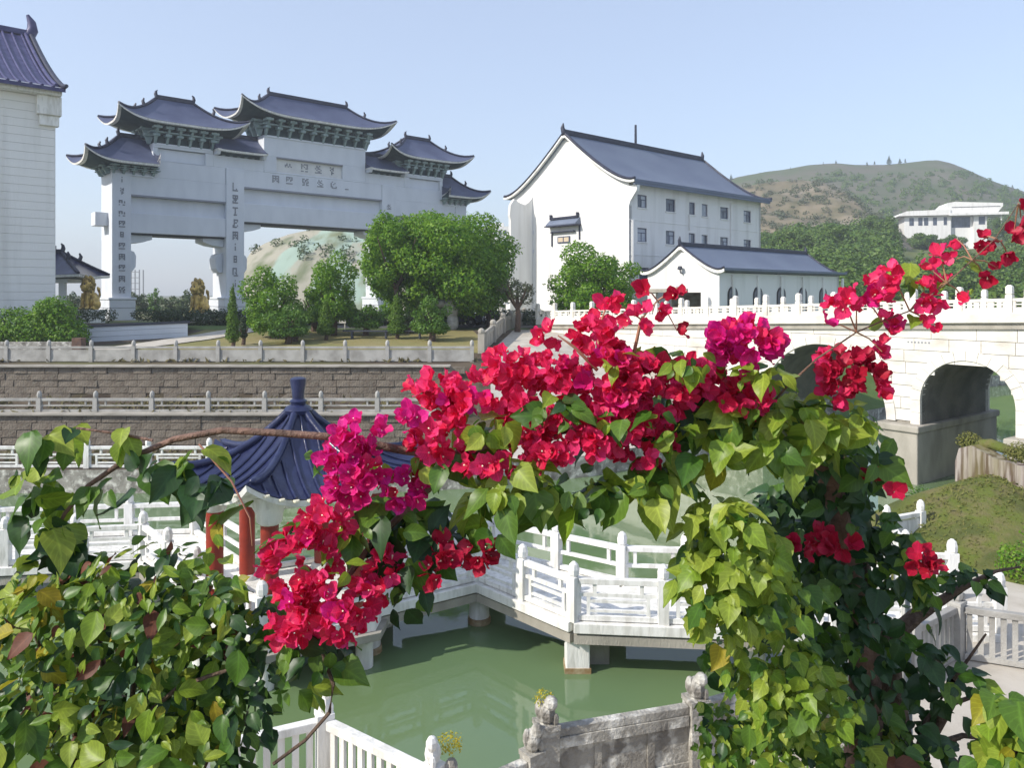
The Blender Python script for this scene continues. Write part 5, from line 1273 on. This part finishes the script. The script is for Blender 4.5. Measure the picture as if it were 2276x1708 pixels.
# trunk, main limb along the flowers, arching bare branch on the left
boug.stem([V(1835,1780,2.45), V(1870,1560,2.42), V(1865,1380,2.40), V(1830,1220,2.38), V(1800,1060,2.32), V(1740,930,2.25), V(1600,880,2.15), V(1400,900,2.05), V(1200,930,2.0), V(1000,985,1.95), V(880,975,1.92), V(800,960,1.9), V(725,945,1.9), V(600,936,1.9), V(480,930,1.92), V(375,950,1.95), V(270,995,1.98), V(190,1050,2.0), V(140,1110,2.0), V(105,1180,2.02)],
          [.055,.050,.045,.038,.032,.026,.022,.018,.014,.012,.011,.010,.0095,.009,.009,.0085,.0075,.006,.005,.003], TWIG, 'main_stem', 9)
boug.stem([V(1000,985,1.95), V(900,1080,1.92), V(800,1180,1.88), V(720,1290,1.85), V(660,1340,1.85)], [.011,.010,.008,.006,.004])
boug.stem([V(690,1395,1.84), V(720,1480,1.82), V(712,1540,1.82), V(660,1600,1.80), V(590,1652,1.78)], [.004,.0045,.0045,.004,.004], BROWN)
sprayA = [V(1640,905,2.1), V(1700,835,2.0), V(1765,775,1.95), V(1850,718,1.92), V(1905,694,1.9), V(1965,672,1.9), V(2045,612,1.88), V(2100,562,1.88), V(2150,515,1.86), V(2200,440,1.86)]
boug.stem(sprayA, [.0036,.003,.0026,.0022,.002,.0018,.0018,.0016,.0014,.001], TWIG)
sprayB = [V(1350,870,2.05), V(1370,760,2.0), V(1385,690,1.98), V(1420,650,1.97), V(1462,622,1.97)]
boug.stem(sprayB, [.007,.005,.004,.003,.002], TWIGR)
boug.stem([V(1290,800,2.0), V(1240,750,1.98), V(1205,725,1.98)], [.005,.004,.002], TWIGR); boug.stem([V(1290,760,2.0), V(1300,690,1.98), V(1312,655,1.98)], [.005,.003,.002], TWIGR)
boug.stem([V(165,925,1.95), V(260,938,1.95), V(330,952,1.94)], [.003,.004,.004]); boug.stem([V(430,960,1.9), V(500,1040,1.88), V(540,1120,1.86), V(545,1180,1.86)], [.0028,.0024,.002,.0014], TWIGR)
for vx, vy, rx, ry, D, n_, m, alt in (
    (650,1215,85,75,1.82,30,CRIM,MAGE),(705,1125,50,45,1.84,12,CRIM,MAGE),(715,1310,85,72,1.80,30,CRIM,MAGE),(640,1340,42,45,1.82,10,CRIM,None),(822,1248,38,48,1.84,12,CRIM,MAGE),(950,1212,28,36,1.88,6,WINE,None),(1040,1192,34,26,1.9,6,WINE,None),
    (765,1025,62,55,1.86,20,MAGE,CRIM),(785,935,52,28,1.86,9,MAGE,None),(870,1052,55,28,1.88,11,MAGE,WINE),(890,912,24,24,1.9,4,MAGE,None),(735,985,40,30,1.86,8,MAGE,None),
    (940,845,52,24,2.0,9,CRIM,WINE),(1040,865,115,50,2.0,32,CRIM,MAGE),(1105,795,62,36,2.02,15,CRIM,None),(1185,805,58,38,2.02,15,CRIM,None),(1295,735,52,42,2.02,15,CRIM,MAGE),(1310,830,115,75,1.98,48,CRIM,MAGE),(1410,845,85,70,2.0,32,CRIM,None),
    (1260,935,125,50,1.95,34,CRIM,WINE),(1170,960,80,42,1.94,16,CRIM,None),(1050,995,55,34,1.92,10,CRIM,None),(950,945,56,44,1.92,14,CRIM,None),(1385,965,58,40,1.98,16,CRIM,WINE),(1605,738,72,48,2.02,34,MAGE,CRIM),(1560,850,62,42,2.05,18,CRIM,WINE),(1630,865,32,38,2.05,8,CRIM,None),(1480,815,55,48,2.04,14,CRIM,None),
    (1830,800,62,42,2.08,22,WINE,CRIM),(1800,850,40,20,2.08,5,CRIM,None),(1880,835,20,15,2.06,3,CRIM,None),(1800,1172,48,16,2.2,9,WINE,None),(1720,1182,14,12,2.15,3,WINE,None),(1990,1215,22,24,2.1,5,WINE,None),(1905,1050,20,10,2.1,3,WINE,None)):  # last clusters here stand in shade, put into their darker wine colour
    flower_blob(boug, vx, vy, rx*1.0, ry*1.0, D, .07, int(n_*1.95), S, m, alt)
for vx, vy, n_, m in ((1200,728,4,CRIM),(1312,655,3,CRIM),(1388,692,4,CRIM),(1410,675,2,CRIM),(1465,640,2,WINE),(1394,630,1,WINE),(1462,714,1,WINE),(1780,700,1,MAGE),(1818,650,3,CRIM),(1850,655,2,CRIM),(1925,600,4,CRIM),(1890,632,3,CRIM),(1870,655,2,MAGE),(1985,575,1,CRIM),(2030,556,2,CRIM),(2065,560,1,WINE),(2022,630,4,CRIM),(2000,640,2,CRIM),(2085,650,1,CRIM),(1918,700,3,CRIM),(1940,715,1,MAGE),(2000,700,1,CRIM),(2022,713,1,CRIM),(1905,760,2,CRIM),(2120,520,2,WINE),(2065,515,1,CRIM),(2125,597,1,WINE),(2155,580,1,WINE),(2190,505,3,WINE),(2175,545,1,WINE),(2205,470,2,WINE)):
    p = V(vx, vy, 1.9); path = sprayA if vx > 1500 else sprayB
    near = min(path, key=lambda q: (q-p).length)
    if (near-p).length < .22: boug.stem([near, (near+p)/2+Vector((0,0,.008)), p], [.0022,.0018,.0012], TWIGR, 'twig', 5)
    flower_blob(boug, vx, vy, 15*n_**.5 if n_ > 1 else 2, 13*n_**.5 if n_ > 1 else 2, 1.9, .03, int(n_*1.3+.4), S*.92, m)
LB = leaf_blob
for a in ((1100,1050,85,45,1.92,.10,34,.075,'lime'),(1240,1062,110,36,1.95,.10,46,.078,'mix'),(1390,1045,95,36,1.97,.10,38,.078,'green'),(1475,1000,40,36,1.98,.06,10,.085,'lime'),(1420,1030,40,40,1.96,.05,8,.11,'lime'),(1060,1110,55,50,1.92,.08,12,.08,'lime'),
          (830,1115,130,50,1.92,.12,48,.07,'mix'),(900,1165,100,75,1.97,.14,60,.07,'deep'),(870,1260,60,70,1.95,.10,20,.07,'deep'),(960,1000,95,26,1.93,.08,26,.065,'lime'),(1200,880,70,42,2.08,.10,26,.07,'green'),(1050,915,60,30,2.0,.08,10,.07,'lime'),(1330,900,130,45,2.1,.12,44,.07,'deep'),(1480,900,100,60,2.15,.14,50,.07,'deep'),
          (1600,905,120,50,2.08,.12,52,.075,'lime'),(1690,905,100,50,2.1,.14,60,.078,'lime'),(1790,905,85,45,2.12,.14,44,.075,'lime'),(1500,770,55,26,2.06,.08,12,.06,'lime'),(1660,800,60,30,2.08,.08,14,.065,'lime'),(1560,960,60,40,2.02,.08,16,.085,'lime'),(1690,960,80,40,2.05,.10,26,.08,'mix'),(1380,770,40,25,2.03,.06,8,.055,'lime'),(760,1000,90,60,1.95,.08,16,.05,'mix'),
          (1860,960,60,70,2.2,.14,40,.07,'green'),(700,1420,50,40,1.86,.06,14,.07,'deep'),(640,1400,50,30,1.84,.06,10,.06,'green'),(2040,600,90,60,1.92,.04,5,.035,'lime'),(1940,700,60,20,1.92,.04,4,.04,'lime'),(1960,600,20,30,1.95,.05,14,.045,'lime')):
    LB(boug, *a)
for a in ((1205,885,58,34,1.90,.05,16,.07,'green'),(1485,785,48,26,1.92,.05,14,.062,'lime2'),(1360,905,90,20,1.90,.04,12,.062,'mix'),(1060,925,60,22,1.88,.04,10,.065,'lime2'),(1640,815,60,24,1.95,.05,14,.065,'lime2'),(1130,1000,60,18,1.88,.04,9,.065,'lime2'),(1330,775,30,20,1.92,.04,6,.055,'lime2'),(1460,935,40,24,1.93,.05,9,.07,'mix'),(640,1150,40,30,1.8,.03,5,.06,'mix'),(700,1230,60,30,1.78,.03,5,.05,'lime2')):
    a = list(a); a[6] = int(a[6]*1.1); a[7] *= .9; LB(boug, *a)
# leaves of the bare arching branch on the left
for a in ((115,945,55,40,1.97,.05,12,.085,'mix'),(85,1035,48,50,1.98,.06,16,.085,'mix'),(105,1130,50,60,2.0,.06,20,.085,'green'),(120,1200,40,50,2.0,.06,10,.08,'deep'),(265,940,18,22,1.95,.02,4,.07,'lime'),(240,1050,60,18,1.98,.04,8,.08,'green'),(340,1012,75,26,1.93,.04,12,.085,'deep'),(430,1040,60,30,1.9,.05,9,.085,'deep'),(425,985,50,18,1.9,.03,6,.075,'lime'),(462,1135,18,30,1.87,.03,4,.08,'lime'),(490,1245,20,20,1.86,.02,2,.09,'deep')):
    LB(boug, *a)
boug.flush()

bush = Vine('left_bush', (-.75, 2.1, 5.36), 'dense yellow-green leafy bush filling the lower left corner', 'bush')
for vx, vy, tx, ty in ((150,1700,60,1330),(220,1700,200,1260),(300,1700,420,1280),(330,1700,560,1360),(250,1700,300,1380),(180,1690,120,1450),(420,1700,500,1480)):
    a, c = V(vx, vy, 2.1), V(tx, ty, 2.0+rnd.uniform(-.15,.15)); bush.stem([a, (a+c)/2+Vector((rnd.uniform(-.04,.04),0,.03)), c], [.011,.008,.003], BROWN, 'stem')
bush.stem([V(300,1560,1.9), V(380,1490,1.88), V(450,1462,1.87), V(520,1440,1.87)], [.007,.006,.005,.003], BROWN)
for a in ((230,1330,210,110,1.95,.18,150,.072,'bush'),(110,1330,120,110,1.98,.18,80,.072,'bush'),(330,1240,170,60,1.98,.14,70,.062,'bush'),(420,1310,120,80,1.95,.14,70,.07,'bush'),(520,1350,75,75,1.9,.12,46,.075,'green'),(250,1480,230,130,1.98,.2,150,.075,'bush'),(110,1540,120,130,2.0,.2,90,.078,'bush'),(390,1480,150,120,1.98,.18,110,.075,'bush'),(330,1600,200,70,1.9,.15,90,.08,'lime'),(120,1640,130,40,1.95,.15,40,.075,'dead'),(520,1560,60,90,1.92,.12,46,.07,'deep'),(480,1420,120,60,2.05,.12,60,.07,'deep'),(90,1290,35,70,1.9,.06,12,.065,'yel'),(300,1560,200,90,2.15,.15,100,.07,'deep'),(120,1480,130,90,2.2,.15,70,.07,'dead'),(30,1250,40,60,1.98,.08,14,.075,'lime'),(590,1440,50,60,1.9,.08,14,.07,'deep'),(40,1540,45,60,1.85,.06,8,.11,'green'),(640,1470,40,50,1.86,.05,8,.08,'mix')):
    a = list(a); a[6] = int(a[6]*1.5); a[7] *= .82; LB(bush, *a, kinds=('ovate','long','ovate'), hang=.25)
bush.flush()

ivy = Vine('ivy_column', (.96, 2.6, 5.36), 'tall dark column of ivy with lime leaves on its sunny left side', 'vine')
ivy.stem([V(1900,1790,2.62), V(1925,1600,2.6), V(1900,1420,2.58), V(1855,1280,2.56), V(1830,1080,2.52), V(1820,960,2.5)], [.075,.068,.06,.05,.038,.02], BROWN, 'trunk', 9)
ivy.stem([V(1900,1400,2.56), V(1980,1330,2.55), V(2030,1300,2.55), V(2080,1270,2.56), V(2150,1235,2.58), V(2205,1225,2.6)], [.03,.024,.016,.011,.006,.003], BROWN, 'branch'); ivy.stem([V(1560,1350,2.3), V(1590,1420,2.3), V(1620,1490,2.32)], [.004,.004,.003], BROWN, 'twig')
K2 = ('ivy','heart','ovate')  # sun on the ivy's left side is painted in with mostly lime leaves
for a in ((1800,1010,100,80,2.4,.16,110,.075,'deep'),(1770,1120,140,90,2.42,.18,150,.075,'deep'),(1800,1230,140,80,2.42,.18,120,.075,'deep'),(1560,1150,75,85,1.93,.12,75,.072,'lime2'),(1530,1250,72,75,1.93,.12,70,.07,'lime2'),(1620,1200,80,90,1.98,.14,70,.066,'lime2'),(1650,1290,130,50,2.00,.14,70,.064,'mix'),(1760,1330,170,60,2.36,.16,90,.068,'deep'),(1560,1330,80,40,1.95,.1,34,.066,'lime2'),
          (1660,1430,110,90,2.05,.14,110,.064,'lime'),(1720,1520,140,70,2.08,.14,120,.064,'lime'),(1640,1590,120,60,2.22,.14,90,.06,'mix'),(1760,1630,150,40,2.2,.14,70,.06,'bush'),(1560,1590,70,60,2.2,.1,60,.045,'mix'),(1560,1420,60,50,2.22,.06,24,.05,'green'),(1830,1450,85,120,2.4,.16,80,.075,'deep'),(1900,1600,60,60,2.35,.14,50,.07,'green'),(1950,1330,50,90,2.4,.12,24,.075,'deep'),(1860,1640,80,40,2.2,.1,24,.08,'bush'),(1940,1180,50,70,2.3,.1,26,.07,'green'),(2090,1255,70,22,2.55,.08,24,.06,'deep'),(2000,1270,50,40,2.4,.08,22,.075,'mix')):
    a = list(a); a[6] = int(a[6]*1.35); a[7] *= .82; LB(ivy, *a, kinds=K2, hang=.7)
ivy.flush()

br = Vine('dark_twiggy_shrub', (1.35, 2.5, 5.36), 'dark open shrub with bare twigs on the lower right', 'shrub')
for pts in (((1960,1700),(2000,1560),(2060,1470),(2130,1370)),((1990,1640),(2060,1520),(2120,1500),(2180,1560)),((1990,1620),(2080,1590),(2160,1600)),((2040,1520),(2020,1600),(2080,1660))):
    br.stem([V(x, y, 2.4) for x, y in pts], [.012,.008,.006,.003][:len(pts)], BROWN, 'branch')
for a in ((2005,1420,70,40,2.42,.12,22,.065,'deep'),(2060,1500,60,30,2.42,.12,14,.06,'deep'),(2000,1630,60,40,2.4,.12,36,.06,'deep'),(2090,1645,60,24,2.4,.1,26,.05,'deep'),(2060,1460,60,30,2.4,.1,12,.06,'green'),(1975,1510,36,80,2.42,.1,22,.065,'deep')):
    LB(br, *a, kinds=('ovate','heart'), hang=.4)
br.flush()
ls = Vine('lime_bush', (1.15, 1.75, 5.36), 'bright lime-leaved bush in the lower right corner', 'bush')
ls.stem([V(2185,1760,1.72), V(2190,1600,1.72), V(2200,1520,1.72)], [.010,.008,.003], TWIG)
for a in ((2185,1560,38,60,1.72,.08,30,.075,'lime'),(2190,1640,50,45,1.72,.08,40,.08,'lime'),(2140,1650,30,22,1.72,.06,12,.06,'lime')): LB(ls, *a, kinds=('heart','ovate'), hang=.5)
ls.flush()
pole = thing('grey_pole', (1.38, 2.75, 5.0), 'thin grey pole standing beside the ivy trunk', 'pole')
p0, p1 = V(1958,1185,2.75)-Vector(pole.location), V(1968,1720,2.75)-Vector(pole.location)
MB().tube([(p1.x, 0, 0.02), p1, (p0+p1)/2, p0], [.010,.010,.009,.008], 8).build('pipe', mat('galvanised', (.36,.40,.44), (.26,.30,.33), scale=12, rough=.5, metal=.4), pole)
# bank growth: tufts by the near railing posts and right landing
def tuft(name, x, y, z, r, m, label, n_=160, size=.09, cat='plant'):
    plant(name, x, y, z, [(0,0,r*.7,r,r,r*.8)], m, n_/(12.6*r*r), size, label, cat, None, inner=.3)
tuft('yellow_tuft', -.72, 8.95, 1.9, .16, YELL, 'yellow flowering tuft on the low railing post at bottom centre', 120, .05)
tuft('yellow_tuft', .40, 9.75, 2.0, .15, YELL, 'yellow weed tuft on the post beside the lichened railing', 90, .05)
tuft('bank_weed', 12.7, 18.2, .95, .7, TREE1, 'green weeds at the foot of the mossy embankment', 500, .13)
tuft('bank_weed', 11.2, 17.0, .95, .55, TREE1, 'green weeds spilling over the right landing', 400, .12)
tuft('bank_weed', 11.4, 21.6, 1.1, .5, TREE2, 'grey-green weeds by the short white railing', 300, .12)
tuft('bank_weed', 4.1, 10.7, .9, .8, TREE2, 'leafy growth beside the near stone railing under the ivy', 500, .1)

tuft('wall_moss', 13.15, 22.25, 2.75, .34, MATS['moss_blade'], 'mossy tuft on the rounded end of the streaked wall', 420, .10)
tuft('wall_moss', 13.7, 20.9, 2.62, .40, MATS['moss_blade'], 'mossy growth along the top of the streaked wall', 420, .10)

# ================================================================== HAZE
HZ = bpy.data.materials.new('haze'); HZ.use_nodes = True; t_ = HZ.node_tree; t_.nodes.remove(t_.nodes['Principled BSDF'])
pv = t_.nodes.new('ShaderNodeVolumePrincipled'); pv.inputs['Color'].default_value = (.86,.91,.97,1); pv.inputs['Density'].default_value = .0009; pv.inputs['Anisotropy'].default_value = .2
t_.links.new(pv.outputs[0], t_.nodes['Material Output'].inputs['Volume'])
hz = MB().box(-800, 800, -50, 1500, -3, 90).build('haze', HZ); tag(hz, kind='stuff')
